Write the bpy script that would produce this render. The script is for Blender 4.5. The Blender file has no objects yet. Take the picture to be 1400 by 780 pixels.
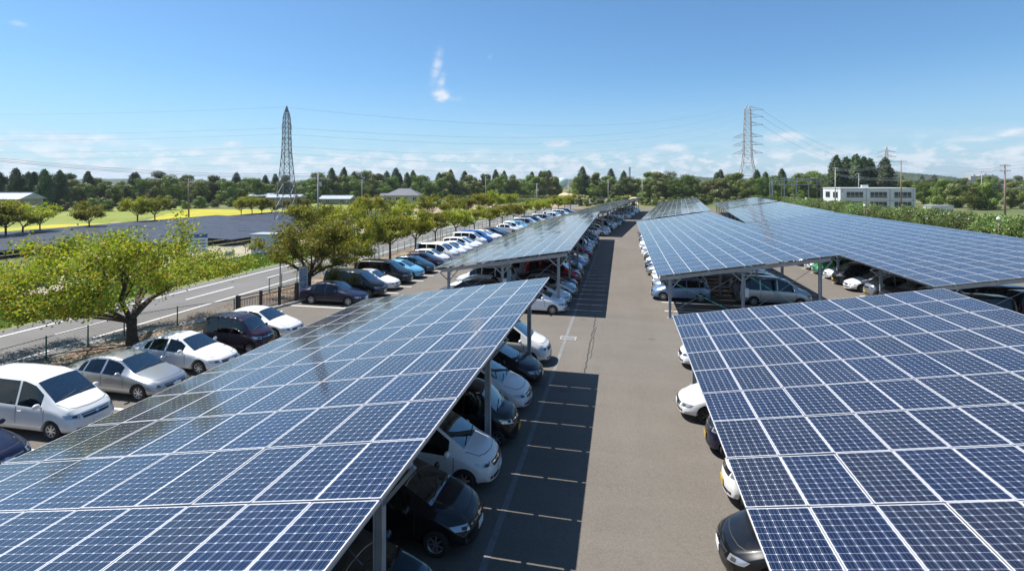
import bpy, bmesh, math, random
import numpy as np
from mathutils import Vector, Matrix
from mathutils.bvhtree import BVHTree
R = math.radians
sc = bpy.context.scene
C = sc.collection
random.seed(7)
rng = np.random.default_rng(7)

# ------------------------------------------------------------------ camera
YAW = R(11.9)
CAMH = 8.2
FPX = 711.0
cd = bpy.data.cameras.new("camera")
cam = bpy.data.objects.new("camera", cd)
C.objects.link(cam)
cam.location = (0, 0, CAMH)
cam.rotation_euler = (R(90), 0, YAW)
cd.sensor_width = 36
cd.lens = FPX / 1400 * 36
cd.shift_y = -0.1
cd.clip_start = 0.1
cd.clip_end = 20000
sc.camera = cam

# ------------------------------------------------------------------ world
SUN_VEC = Vector((-0.54, 0.07, 1.0)).normalized()
SUN_EL = math.asin(SUN_VEC.z)
SUN_AZ = math.atan2(SUN_VEC.x, SUN_VEC.y)      # clockwise from +Y
world = bpy.data.worlds.new("World")
sc.world = world
world.use_nodes = True


def nt_clear(nt):
    for n in list(nt.nodes):
        nt.nodes.remove(n)


class NB:
    """tiny node builder"""
    def __init__(s, nt):
        s.nt = nt

    def n(s, typ, ins=None, **attrs):
        nd = s.nt.nodes.new(typ)
        for k, v in attrs.items():
            setattr(nd, k, v)
        if ins:
            for k, v in ins.items():
                s.set(nd, k, v)
        return nd

    def set(s, nd, k, v):
        sock = nd.inputs[k]
        if isinstance(v, bpy.types.NodeSocket):
            s.nt.links.new(v, sock)
        elif isinstance(v, bpy.types.Node):
            s.nt.links.new(v.outputs[0], sock)
        else:
            if isinstance(v, (tuple, list)) and len(v) == 3 and sock.type == 'RGBA':
                v = (*v, 1)
            sock.default_value = v

    def m(s, op, a, b=0.0, c=0.0, clamp=False):
        nd = s.nt.nodes.new('ShaderNodeMath')
        nd.operation = op
        nd.use_clamp = clamp
        s.set(nd, 0, a)
        s.set(nd, 1, b)
        s.set(nd, 2, c)
        return nd.outputs[0]

    def mix(s, f, a, b, blend='MIX'):
        nd = s.nt.nodes.new('ShaderNodeMix')
        nd.data_type = 'RGBA'
        nd.blend_type = blend
        s.set(nd, 0, f)
        s.set(nd, 6, a)
        s.set(nd, 7, b)
        return nd.outputs[2]

    def rng(s, v, a, b, c=0.0, d=1.0, smooth=False):
        nd = s.nt.nodes.new('ShaderNodeMapRange')
        if smooth:
            nd.interpolation_type = 'SMOOTHSTEP'
        s.set(nd, 0, v)
        s.set(nd, 1, a)
        s.set(nd, 2, b)
        s.set(nd, 3, c)
        s.set(nd, 4, d)
        return nd.outputs[0]

    def noise(s, vec, scale, detail=3, rough=.5, w=None):
        nd = s.nt.nodes.new('ShaderNodeTexNoise')
        if vec is not None:
            s.set(nd, 'Vector', vec)
        s.set(nd, 'Scale', scale)
        s.set(nd, 'Detail', detail)
        s.set(nd, 'Roughness', rough)
        return nd.outputs[0]

    def link(s, a, b):
        s.nt.links.new(a, b)


wt = world.node_tree
nt_clear(wt)
b = NB(wt)
sky = b.n('ShaderNodeTexSky', sky_type='NISHITA', sun_disc=False, sun_elevation=SUN_EL,
          sun_rotation=SUN_AZ, altitude=50, air_density=1.0, dust_density=0.5, ozone_density=2.2)
tc = b.n('ShaderNodeTexCoord')
sep = b.n('ShaderNodeSeparateXYZ', {0: tc.outputs['Generated']})
el = b.m('ARCSINE', sep.outputs[2])
az = b.m('ARCTAN2', sep.outputs[0], sep.outputs[1])
DEG = math.pi / 180
eld = b.m('DIVIDE', el, DEG)
azd = b.m('DIVIDE', az, DEG)
cv = b.n('ShaderNodeCombineXYZ', {0: azd, 1: b.m('MULTIPLY', eld, 2.2), 2: 0.0}).outputs[0]


def band(lo0, lo1, hi0, hi1):
    return b.m('MULTIPLY', b.rng(eld, lo0, lo1, 0, 1, True), b.rng(eld, hi0, hi1, 1, 0, True))


def puff(azc, elc, sa, se, amp, tilt=0.0):
    da = b.m('DIVIDE', b.m('SUBTRACT', b.m('SUBTRACT', azd, azc), b.m('MULTIPLY', b.m('SUBTRACT', eld, elc), tilt)), sa)
    de = b.m('DIVIDE', b.m('SUBTRACT', eld, elc), se)
    r2 = b.m('ADD', b.m('MULTIPLY', da, da), b.m('MULTIPLY', de, de))
    return b.m('MULTIPLY', b.m('POWER', 2.71828, b.m('MULTIPLY', r2, -1.0)), amp)


def azel(px, py):
    """direction of a feature of the sky (degrees east of the aisle, degrees up)"""
    x = (px - 700) / FPX
    z = (250 - py) / FPX
    a = math.degrees(math.atan(x)) - 11.9
    e = math.degrees(math.atan(z / math.hypot(1, x)))
    return a, e


nz = b.noise(cv, .55, 7, .6)
nz2 = b.noise(cv, .16, 3, .5)
nz4 = b.noise(cv, 1.5, 6, .65)
nz3 = b.noise(b.n('ShaderNodeVectorMath', {0: cv, 1: (.35, 1.6, 1)}, operation='MULTIPLY').outputs[0], .3, 6, .62)
low = b.m('MULTIPLY', b.rng(b.m('ADD', nz, b.m('MULTIPLY', b.m('SUBTRACT', nz2, .5), .5)), .45, .56, 0, 1, True), band(.1, .9, 2.4, 4.0))
field = None
for (px, py, sa, se, amp, tl) in [(603, 130, 1.0, .75, 1.05, 0), (622, 136, 1.4, .5, .4, 0), (597, 92, .7, 2.6, .62, .2), (603, 112, .6, 1.2, .6, .3), (762, 196, 1.6, .55, .9, .4),
                                  (915, 203, 2.2, .7, .8, 0), (1070, 188, 2.4, .7, .85, .3), (1390, 181, 1.6, .45, .9, .6),
                                  (1125, 199, 1.8, .5, .6, 0), (1330, 190, 2.4, .45, .6, .5), (100, 190, 5.5, .75, .75, 0), (175, 198, 3, .45, .6, 0),
                                  (318, 197, 1.2, .4, .8, 0), (305, 218, 1.5, .45, .8, 0), (0, 195, 1.6, .5, .7, 0),
                                  (25, 33, .8, .35, .42, 0), (670, 77, .4, .6, .3, .4), (930, 155, 1.6, .2, .35, 0), (575, 212, 3, .55, .5, 0),
                                  (650, 214, 2.4, .6, .7, 0), (262, 163, 1.2, .25, .3, 0), (1260, 186, 1.6, .35, .4, 0)]:
    a_, e_ = azel(px, py)
    p_ = puff(a_, e_, sa, se, amp, tl)
    field = p_ if field is None else b.m('MAXIMUM', field, p_)
pf = b.rng(b.m('MULTIPLY', field, b.rng(b.m('ADD', b.m('MULTIPLY', nz, .55), b.m('MULTIPLY', nz4, .45)), .30, .68, .55, 1.30)), .12, 1.0, 0, 1, True)
veil = b.m('MULTIPLY', b.rng(nz3, .42, .68, 0, .48, True), band(.1, .8, 1.5, 6.5))
pale = b.rng(eld, -1, 12, .55, 0, True)
cl = b.m('MAXIMUM', b.m('MULTIPLY', pf, .85), b.m('MULTIPLY', low, .68))
cl = b.m('MAXIMUM', cl, veil)
cloudcol = b.mix(b.rng(nz, .40, .66), (5.3, 5.9, 6.9), (7.4, 7.7, 8.1))
skyg = b.mix(1.0, sky.outputs[0], (0.67, 0.97, 1.16), 'MULTIPLY')
skyc = b.mix(pale, skyg, (4.0, 5.4, 7.0))
skyc = b.mix(cl, skyc, cloudcol)
bg = b.n('ShaderNodeBackground', {0: skyc, 1: 0.055})
wo = b.n('ShaderNodeOutputWorld', {0: bg})

sl = bpy.data.lights.new("sun", 'SUN')
sl.energy = 3.5
sl.angle = R(0.5)
sl.color = (1.0, .955, .89)
so = bpy.data.objects.new("sun", sl)
C.objects.link(so)
so.rotation_euler = SUN_VEC.to_track_quat('Z', 'Y').to_euler()
so.location = (-20, 0, 60)

vs = sc.view_settings
vs.view_transform = 'Standard'
vs.look = 'None'
vs.exposure = 1.22
vs.gamma = 1
sc.render.engine = 'CYCLES'
sc.cycles.use_denoising = True
sc.cycles.max_bounces = 8
sc.cycles.transparent_max_bounces = 8
sc.cycles.volume_bounces = 0

# ------------------------------------------------------------------ helpers


def g(px, py, z=0.0):
    """a point of the place worked out from measurements: bearing and dip of the survey photo"""
    zc = FPX * (CAMH - z) / (py - 250)
    return gz(px, zc)


def gz(px, zc):
    xc = (px - 700) / FPX * zc
    c, s = math.cos(YAW), math.sin(YAW)
    return xc * c - zc * s, xc * s + zc * c


def empty(name, loc=(0, 0, 0), rz=0.0):
    o = bpy.data.objects.new(name, None)
    C.objects.link(o)
    o.location = loc
    o.rotation_euler = (0, 0, rz)
    o.empty_display_size = .2
    return o


def tag(o, label, cat, group=None):
    o['label'] = label
    o['category'] = cat
    if group:
        o['group'] = group
    return o


def struct(o):
    o['kind'] = 'structure'
    return o


class MB:
    def __init__(s):
        s.v = []
        s.f = []
        s.mi = []
        s.sm = []

    def add(s, vs_, fs, mi=0, smooth=False):
        o = len(s.v)
        s.v.extend([tuple(p) for p in vs_])
        for f in fs:
            s.f.append(tuple(i + o for i in f))
            s.mi.append(mi)
            s.sm.append(smooth)

    def box(s, x0, x1, y0, y1, z0, z1, mi=0, M=None):
        p = [Vector(q) for q in ((x0, y0, z0), (x1, y0, z0), (x1, y1, z0), (x0, y1, z0), (x0, y0, z1), (x1, y0, z1), (x1, y1, z1), (x0, y1, z1))]
        if M is not None:
            p = [M @ q for q in p]
        s.add(p, ((0, 3, 2, 1), (4, 5, 6, 7), (0, 1, 5, 4), (1, 2, 6, 5), (2, 3, 7, 6), (3, 0, 4, 7)), mi)

    def bar(s, a, b_, w, h=None, mi=0):
        a = Vector(a)
        b_ = Vector(b_)
        d = b_ - a
        L = d.length
        if L < 1e-6:
            return
        q = d.to_track_quat('Y', 'Z').to_matrix().to_4x4()
        M = Matrix.Translation(a) @ q
        h = w if h is None else h
        s.box(-w / 2, w / 2, 0, L, -h / 2, h / 2, mi, M)

    def tube(s, pts, rads, n=8, mi=0, cap=True, smooth=True):
        pts = [Vector(p) for p in pts]
        if not hasattr(rads, '__len__'):
            rads = [rads] * len(pts)
        o = len(s.v)
        ref = None
        for i, p in enumerate(pts):
            d = (pts[min(i + 1, len(pts) - 1)] - pts[max(i - 1, 0)]).normalized()
            if ref is None:
                ref = Vector((0, 0, 1)) if abs(d.z) < .9 else Vector((1, 0, 0))
            u = d.cross(ref)
            if u.length < 1e-4:
                u = d.cross(Vector((0, 1, 0)))
            u.normalize()
            w = u.cross(d).normalized()
            ref = w
            for k in range(n):
                t = 2 * math.pi * k / n
                s.v.append(tuple(p + (u * math.cos(t) + w * math.sin(t)) * rads[i]))
        for i in range(len(pts) - 1):
            for k in range(n):
                a = o + i * n + k
                b_ = o + i * n + (k + 1) % n
                s.f.append((a, a + n, b_ + n, b_))
                s.mi.append(mi)
                s.sm.append(smooth)
        if cap:
            s.f.append(tuple(o + k for k in range(n)))
            s.mi.append(mi)
            s.sm.append(False)
            e = o + (len(pts) - 1) * n
            s.f.append(tuple(e + n - 1 - k for k in range(n)))
            s.mi.append(mi)
            s.sm.append(False)

    def sphere(s, c, r, n=14, m_=8, mi=0, sz=1.0):
        c = Vector(c)
        vs_ = []
        for i in range(m_ + 1):
            ph = math.pi * i / m_
            for k in range(n):
                t = 2 * math.pi * k / n
                vs_.append(c + Vector((math.sin(ph) * math.cos(t), math.sin(ph) * math.sin(t), math.cos(ph) * sz)) * r)
        fs = []
        for i in range(m_):
            for k in range(n):
                fs.append((i * n + k, (i + 1) * n + k, (i + 1) * n + (k + 1) % n, i * n + (k + 1) % n))
        s.add(vs_, fs, mi, True)

    def mesh(s, name, mats):
        me = bpy.data.meshes.new(name)
        me.from_pydata(s.v, [], s.f)
        for m_ in mats:
            me.materials.append(m_)
        me.polygons.foreach_set('material_index', s.mi)
        me.polygons.foreach_set('use_smooth', s.sm)
        me.update()
        return me

    def build(s, name, mats, parent=None, loc=None, rz=None):
        if not isinstance(mats, (list, tuple)):
            mats = [mats]
        o = bpy.data.objects.new(name, s.mesh(name, mats))
        C.objects.link(o)
        if parent is not None:
            o.parent = parent
        if loc is not None:
            o.location = loc
        if rz is not None:
            o.rotation_euler = (0, 0, rz)
        return o


def mesh_obj(name, me, parent=None):
    o = bpy.data.objects.new(name, me)
    C.objects.link(o)
    if parent is not None:
        o.parent = parent
    return o


def copy_tree(o, parent=None, depth=3):
    c = o.copy()
    C.objects.link(c)
    c.parent = parent
    if depth > 0:
        for ch in KIDS.get(o.name, []):
            d = copy_tree(ch, c, depth - 1)
            KIDS.setdefault(c.name, []).append(d)
    return c


KIDS = {}


def register(o):
    """remember the children of every object under o (fast lookup when copying)"""
    allo = [x for x in C.objects if x.parent is not None]
    for x in allo:
        l_ = KIDS.setdefault(x.parent.name, [])
        if x not in l_:
            l_.append(x)


def ordinal(n):
    ones = "zeroth first second third fourth fifth sixth seventh eighth ninth tenth eleventh twelfth thirteenth fourteenth fifteenth sixteenth seventeenth eighteenth nineteenth".split()
    if n < 20:
        return ones[n]
    tens = {2: 'twenty', 3: 'thirty', 4: 'forty', 5: 'fifty', 6: 'sixty', 7: 'seventy', 8: 'eighty', 9: 'ninety'}
    tenth = {2: 'twentieth', 3: 'thirtieth', 4: 'fortieth', 5: 'fiftieth', 6: 'sixtieth', 7: 'seventieth', 8: 'eightieth', 9: 'ninetieth'}
    h = ''
    if n >= 100:
        if n == 100:
            return 'hundredth'
        h = 'hundred-and-'
        n -= 100
        if n < 20:
            return h + ones[n]
    return h + (tenth[n // 10] if n % 10 == 0 else tens[n // 10] + '-' + ones[n % 10])


# ------------------------------------------------------------------ materials
MATS = {}


def pmat(name, col, rough=.6, metal=0.0, spec=.5, coat=0.0, emit=None):
    m = bpy.data.materials.new(name)
    m.use_nodes = True
    p = m.node_tree.nodes['Principled BSDF']
    p.inputs['Base Color'].default_value = (*col, 1)
    p.inputs['Roughness'].default_value = rough
    p.inputs['Metallic'].default_value = metal
    p.inputs['Specular IOR Level'].default_value = spec
    p.inputs['Coat Weight'].default_value = coat
    p.inputs['Coat Roughness'].default_value = .03
    MATS[name] = m
    return m


def noisy(name, c1, c2, scale=3.0, rough=.8, detail=5, bump=0.0, bscale=20.0, metal=0.0, c3=None, s3=.15, spec=.3, lo=.35, hi=.65, coords='Object'):
    m = pmat(name, c1, rough, metal, spec)
    b = NB(m.node_tree)
    p = m.node_tree.nodes['Principled BSDF']
    tc = b.n('ShaderNodeTexCoord').outputs[coords]
    n1 = b.noise(tc, scale, detail, .6)
    col = b.mix(b.rng(n1, lo, hi), c1, c2)
    if c3 is not None:
        n3 = b.noise(tc, s3, 4, .6)
        col = b.mix(b.rng(n3, .42, .62, 0, .8), col, c3)
    b.link(col, p.inputs['Base Color'])
    if bump:
        bp = b.n('ShaderNodeBump', {'Height': b.noise(tc, bscale, 4, .6), 'Strength': bump, 'Distance': .02})
        b.link(bp.outputs[0], p.inputs['Normal'])
    return m


def leafmat(name, cols, trans=.35, rough=.55):
    """leaf colours vary from leaf to leaf; light passes through a little"""
    m = bpy.data.materials.new(name)
    m.use_nodes = True
    nt = m.node_tree
    b = NB(nt)
    nt_clear(nt)
    geo = b.n('ShaderNodeNewGeometry')
    oi = b.n('ShaderNodeObjectInfo')
    r = geo.outputs['Random Per Island']
    cr = b.n('ShaderNodeValToRGB', {0: r})
    els = cr.color_ramp.elements
    while len(els) < len(cols):
        els.new(.5)
    for i, (pos, c) in enumerate(cols):
        els[i].position = pos
        els[i].color = (*c, 1)
    tc = b.n('ShaderNodeTexCoord').outputs['Object']
    nn = b.noise(tc, .8, 2)
    val = b.m('MULTIPLY', b.rng(oi.outputs['Random'], 0, 1, .62, 1.30), b.rng(nn, .3, .7, .8, 1.2))
    hsv = b.n('ShaderNodeHueSaturation', {'Color': cr.outputs[0], 'Value': val, 'Hue': b.rng(oi.outputs['Random'], 0, 1, .478, .512)})
    pb = b.n('ShaderNodeBsdfPrincipled', {'Base Color': hsv.outputs[0], 'Roughness': rough, 'Specular IOR Level': .35})
    tb = b.n('ShaderNodeBsdfTranslucent', {'Color': b.mix(1.0, hsv.outputs[0], (1.1, 1.15, .6), 'MULTIPLY')})
    mx = b.n('ShaderNodeMixShader', {0: trans, 1: pb, 2: tb})
    b.n('ShaderNodeOutputMaterial', {0: mx})
    MATS[name] = m
    return m


# solar panel: 6 x 10 cells of pseudo-square wafers on a white backsheet, aluminium frame, glass over all
PW, PL = .985, 1.615      # across the slope, along the canopy


def solarmat(name, cell=(.0045, .0105, .033), dirt=.02):
    m = bpy.data.materials.new(name)
    m.use_nodes = True
    nt = m.node_tree
    b = NB(nt)
    p = nt.nodes['Principled BSDF']
    uv = b.n('ShaderNodeUVMap').outputs[0]
    sp = b.n('ShaderNodeSeparateXYZ', {0: uv})
    u, v = sp.outputs[0], sp.outputs[1]        # metres on the panel
    mu, mv = (PW - 6 * .1575) / 2, (PL - 10 * .1575) / 2
    cu = b.m('DIVIDE', b.m('SUBTRACT', u, mu), .1575)
    cvv = b.m('DIVIDE', b.m('SUBTRACT', v, mv), .1575)
    fu = b.m('ABSOLUTE', b.m('SUBTRACT', b.m('FRACT', cu), .5))
    fv = b.m('ABSOLUTE', b.m('SUBTRACT', b.m('FRACT', cvv), .5))
    gap = b.m('GREATER_THAN', b.m('MAXIMUM', fu, fv), .489)
    dia = b.m('GREATER_THAN', b.m('ADD', fu, fv), .895)
    white = b.m('MAXIMUM', gap, dia)
    # busbars run along the canopy, three per cell
    bb = b.m('ABSOLUTE', b.m('SUBTRACT', b.m('FRACT', b.m('MULTIPLY', b.m('FRACT', cu), 3.0)), .5))
    bus = b.m('MULTIPLY', b.m('LESS_THAN', bb, .022), .55)
    inside = b.m('MULTIPLY', b.m('MULTIPLY', b.m('GREATER_THAN', u, mu), b.m('LESS_THAN', u, PW - mu)),
                 b.m('MULTIPLY', b.m('GREATER_THAN', v, mv), b.m('LESS_THAN', v, PL - mv)))
    fr = .0135
    frame = b.m('SUBTRACT', 1.0, b.m('MULTIPLY', b.m('MULTIPLY', b.m('GREATER_THAN', u, fr), b.m('LESS_THAN', u, PW - fr)),
                                     b.m('MULTIPLY', b.m('GREATER_THAN', v, fr), b.m('LESS_THAN', v, PL - fr))))
    geo = b.n('ShaderNodeNewGeometry')
    oi = b.n('ShaderNodeObjectInfo')
    rnd = b.m('FRACT', b.m('ADD', oi.outputs['Random'], geo.outputs['Random Per Island']))
    cid = b.n('ShaderNodeCombineXYZ', {0: b.m('FLOOR', cu), 1: b.m('FLOOR', cvv), 2: b.m('MULTIPLY', rnd, 77.0)}).outputs[0]
    wn = b.n('ShaderNodeTexWhiteNoise', {0: cid}, noise_dimensions='3D').outputs[0]
    cellc = b.n('ShaderNodeHueSaturation', {'Color': (*cell, 1), 'Value': b.m('ADD', b.m('MULTIPLY', rnd, .4), b.m('ADD', .65, b.m('MULTIPLY', wn, .3))),
                                            'Saturation': b.rng(rnd, 0, 1, .85, 1.08)}).outputs[0]
    cellc = b.mix(bus, cellc, (.35, .37, .42))
    c1 = b.mix(white, cellc, (.52, .54, .58))
    c2 = b.mix(inside, (.50, .50, .53), c1)
    tco = b.n('ShaderNodeTexCoord').outputs['Object']
    wpos = geo.outputs['Position']
    dn = b.noise(wpos, .9, 5, .65)
    c3 = b.mix(b.rng(dn, .4, .75, .001, dirt), c2, (.45, .42, .36))
    vd = b.n('ShaderNodeTexVoronoi', {'Vector': wpos, 'Scale': 1.6, 'Randomness': 1.0})
    drop = b.m('MULTIPLY', b.m('LESS_THAN', b.m('ADD', vd.outputs[0], b.m('MULTIPLY', b.m('SUBTRACT', b.noise(wpos, 30, 2), .5), .06)), .028),
               b.m('GREATER_THAN', b.n('ShaderNodeSeparateColor', {0: vd.outputs[1]}).outputs[0], .86))
    c3 = b.mix(b.m('MULTIPLY', drop, .7), c3, (.55, .54, .5))
    c4 = b.mix(frame, c3, (.54, .54, .56))
    b.link(c4, p.inputs['Base Color'])
    b.link(b.m('MULTIPLY', frame, .15), p.inputs['Metallic'])
    b.link(b.m('ADD', b.rng(dn, .35, .7, .05, .13), b.m('MULTIPLY', frame, .3)), p.inputs['Roughness'])
    p.inputs['IOR'].default_value = 1.5
    p.inputs['Specular IOR Level'].default_value = .5
    MATS[name] = m
    return m


M_solar = solarmat('solar_cells')
M_alu = pmat('anodised_aluminium', (.55, .56, .58), .4, .7)
M_back = pmat('panel_backsheet', (.30, .31, .33), .7)
M_steel = noisy('galvanised_steel', (.30, .33, .36), (.40, .42, .45), 2.5, .5, metal=.35)
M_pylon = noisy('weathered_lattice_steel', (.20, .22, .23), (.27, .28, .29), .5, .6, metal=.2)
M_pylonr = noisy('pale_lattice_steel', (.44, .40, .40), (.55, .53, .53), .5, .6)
M_wire = pmat('power_wire', (.22, .24, .28), .6)
M_green = pmat('green_fence_coating', (.03, .13, .10), .5)
M_mesh = pmat('fence_wire', (.16, .22, .20), .5, .3)
M_dark = pmat('brown_gate_metal', (.075, .065, .06), .5, .4)
M_conc = noisy('concrete', (.36, .34, .31), (.46, .44, .41), 4, .85, c3=(.28, .27, .25))
M_cpole = noisy('pole_concrete', (.34, .32, .29), (.42, .40, .37), 2, .85)
M_bpole = noisy('brown_pole', (.20, .15, .12), (.26, .2, .16), 2, .8)
M_white = noisy('white_render', (.66, .66, .66), (.74, .74, .73), 1.5, .7, c3=(.6, .6, .59))
M_wglass = pmat('window_glass', (.03, .045, .05), .05, 0, .7)
M_frame = pmat('window_frame', (.55, .56, .57), .4, .3)
M_rooft = noisy('grey_roof_tiles', (.10, .105, .125), (.15, .155, .175), 3, .5)
M_roofb = noisy('brown_roof', (.17, .10, .08), (.22, .14, .11), 2, .6)
M_roofm = noisy('pale_metal_roof', (.34, .38, .42), (.42, .46, .50), 1, .4)
M_wall = noisy('house_wall', (.42, .38, .32), (.50, .46, .40), 1, .8)
M_wall2 = noisy('shed_wall', (.25, .23, .2), (.33, .3, .27), 1, .8)
M_globe = pmat('opal_globe', (.72, .72, .7), .25)
M_sheet = pmat('sign_white', (.72, .74, .76), .4)
M_blue = pmat('sign_blue', (.05, .14, .35), .4)
M_ink = pmat('sign_ink', (.04, .06, .16), .5)
M_cab = pmat('cabinet_paint', (.50, .54, .58), .45)
M_tape = pmat('green_tape', (.05, .42, .30), .5)
M_bark = noisy('cherry_bark', (.045, .034, .028), (.10, .08, .065), 6, .9, bump=.6, bscale=30)
M_bark2 = noisy('forest_bark', (.05, .04, .03), (.09, .075, .06), 4, .9)
M_leafc = leafmat('cherry_leaves', [(0, (.085, .155, .014)), (.28, (.175, .245, .021)), (.58, (.31, .34, .031)), (.88, (.41, .36, .042)), (.975, (.34, .17, .035))], .44)
M_leafb = leafmat('broad_leaves', [(0, (.045, .092, .014)), (.5, (.13, .20, .030)), (.85, (.25, .31, .05)), (1, (.30, .33, .08))], .18)
M_leafk = leafmat('olive_broad_leaves', [(0, (.05, .075, .015)), (.5, (.13, .155, .035)), (.85, (.24, .25, .07)), (1, (.33, .32, .12))], .18)
M_leafy = leafmat('bright_broad_leaves', [(0, (.05, .10, .015)), (.5, (.09, .15, .02)), (1, (.15, .19, .03))], .3)
M_leafd = leafmat('conifer_needles', [(0, (.016, .038, .012)), (.6, (.042, .082, .022)), (1, (.11, .15, .04))], .08)
M_leafo = leafmat('oleander_leaves', [(0, (.07, .13, .028)), (.5, (.14, .21, .05)), (1, (.25, .33, .11))], .25)
M_flower = pmat('white_flowers', (.8, .8, .78), .6)
M_grassb = leafmat('grass_blades', [(0, (.07, .13, .015)), (.5, (.11, .19, .02)), (1, (.20, .24, .05))], .35)
M_dead = leafmat('dry_fallen_leaves', [(0, (.16, .085, .04)), (.5, (.24, .13, .055)), (1, (.33, .20, .09))], .1)


# ------------------------------------------------------------------ ground and roads
def asphalt(name, base, var, fine=.25, stain=None):
    m = pmat(name, base, .92, 0, .25)
    b = NB(m.node_tree)
    p = m.node_tree.nodes['Principled BSDF']
    tc = b.n('ShaderNodeTexCoord').outputs['Object']
    st = b.n('ShaderNodeMapping', {0: tc, 'Scale': (1.0, .16, 1)}).outputs[0]
    n1 = b.noise(st, .55, 6, .62)
    n2 = b.noise(tc, .12, 4, .6)
    n3 = b.noise(tc, 22, 4, .8)
    n4 = b.noise(tc, 2.2, 6, .7)
    col = b.mix(b.rng(n1, .35, .68), base, var)
    col = b.mix(b.rng(n2, .4, .65, 0, .55), col, tuple(x * .80 for x in base))
    col = b.mix(b.rng(n4, .56, .76, 0, .5), col, tuple(x * .68 for x in base))
    n5 = b.noise(b.n('ShaderNodeMapping', {0: tc, 'Scale': (.25, 1.3, 1)}).outputs[0], .6, 5, .6)
    col = b.mix(b.rng(n5, .45, .7, 0, .45), col, tuple(x * 1.28 for x in base))
    vs2 = b.n('ShaderNodeTexVoronoi', {'Vector': tc, 'Scale': .55, 'Randomness': 1.0})
    spot = b.m('MULTIPLY', b.rng(vs2.outputs[0], .05, .16, 1, 0, True), b.m('GREATER_THAN', b.n('ShaderNodeSeparateColor', {0: vs2.outputs[1]}).outputs[0], .72))
    col = b.mix(b.m('MULTIPLY', spot, .38), col, (.035, .033, .03))
    # long joints of the paving lanes
    col = b.mix(fine, col, b.mix(b.rng(n3, .3, .7), (.02, .02, .02), (.38, .36, .33)))
    vo = b.n('ShaderNodeTexVoronoi', {'Vector': b.mix(.3, tc, b.n('ShaderNodeTexNoise', {'Vector': tc, 'Scale': .8, 'Detail': 4}).outputs[1]), 'Scale': .09}, feature='DISTANCE_TO_EDGE')
    crack = b.m('MULTIPLY', b.m('LESS_THAN', vo.outputs[0], .0012), .10)
    col = b.mix(crack, col, (.03, .03, .03))
    b.link(col, p.inputs['Base Color'])
    bp = b.n('ShaderNodeBump', {'Height': n3, 'Strength': .25, 'Distance': .01})
    b.link(bp.outputs[0], p.inputs['Normal'])
    return m


M_asph = asphalt('car_park_asphalt', (.122, .107, .090), (.150, .132, .112), .17)
M_road = asphalt('street_asphalt', (.130, .125, .121), (.158, .152, .147), .14)
M_soil = noisy('soil_with_leaf_litter', (.16, .11, .08), (.24, .17, .12), 1.5, .95, c3=(.30, .27, .2), s3=.8, bump=.5, bscale=9)
M_dirt = noisy('bare_field_soil', (.26, .18, .12), (.34, .24, .17), .5, .95, c3=(.3, .26, .15), s3=.1)
M_field = noisy('far_ground', (.07, .095, .03), (.11, .13, .045), .15, .95, c3=(.20, .18, .08), s3=.02)
M_verge = noisy('verge_grass', (.10, .16, .02), (.16, .22, .035), 1.2, .95, c3=(.22, .2, .09), s3=.2, bump=.4, bscale=10)
M_rice = noisy('ripening_rice', (.36, .31, .018), (.47, .40, .03), .4, .95, c3=(.24, .27, .03), s3=.12, bump=.5, bscale=3)
M_grassl = noisy('meadow', (.13, .17, .02), (.21, .235, .03), .4, .95, c3=(.22, .24, .07), s3=.06)
M_gravel = noisy('gravel_yard', (.30, .25, .19), (.38, .33, .26), 4, .95, c3=(.2, .22, .08), s3=.25)
M_yard = noisy('dark_weedy_soil', (.10, .085, .06), (.14, .12, .07), 1.5, .95, c3=(.08, .11, .03), s3=.3)
M_paint = noisy('road_paint', (.62, .62, .61), (.74, .74, .73), 5, .7)
M_gut = noisy('gutter_concrete', (.15, .152, .155), (.20, .20, .20), 5, .85)
M_sand = noisy('sand_pile', (.5, .38, .22), (.58, .46, .3), 1, .95)
M_seal = pmat('crack_sealant', (.045, .043, .042), .8)


def poly(name, pts, z, mat):
    me = bpy.data.meshes.new(name)
    me.from_pydata([(x, y, z) for x, y in pts], [], [tuple(range(len(pts)))])
    me.materials.append(mat)
    o = mesh_obj(name, me)
    if me.polygons[0].normal.z < 0:
        me.flip_normals()
    return struct(o)


BEND = Vector((-8.0, 79.0))
BA = R(-6.0)                      # the far part of the lot turns six degrees to the right


def far(u, v):
    """lot coordinates -> world, following the bend"""
    d = Vector((u, v)) - BEND
    c, s = math.cos(BA), math.sin(BA)
    return BEND.x + d.x * c - d.y * s, BEND.y + d.x * s + d.y * c


def bent(u, v):
    if v <= 79:
        return (u, v)
    return far(u, v)


def strip(name, u0, u1, v0, v1, z, mat):
    """a band along the lot between offsets u0 < u1, mitred at the bend"""
    def mit(u):
        # mitre point for offset u
        return (u, 79 + (u - BEND.x) * math.tan(BA / 2))
    vs_, fs = [], []
    if v0 < 79:
        vs_ += [(u0, v0, z), (u1, v0, z)]
    else:
        vs_ += [(*far(u0, v0), z), (*far(u1, v0), z)]
    if v0 < 79 < v1:
        vs_ += [(*mit(u0), z), (*mit(u1), z)]
    e0 = (u0, v1) if v1 <= 79 else far(u0, v1)
    e1 = (u1, v1) if v1 <= 79 else far(u1, v1)
    vs_ += [(*e0, z), (*e1, z)]
    for i in range(len(vs_) // 2 - 1):
        fs.append((2 * i, 2 * i + 1, 2 * i + 3, 2 * i + 2))
    me = bpy.data.meshes.new(name)
    me.from_pydata(vs_, [], fs)
    me.materials.append(mat)
    return struct(mesh_obj(name, me))


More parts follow.
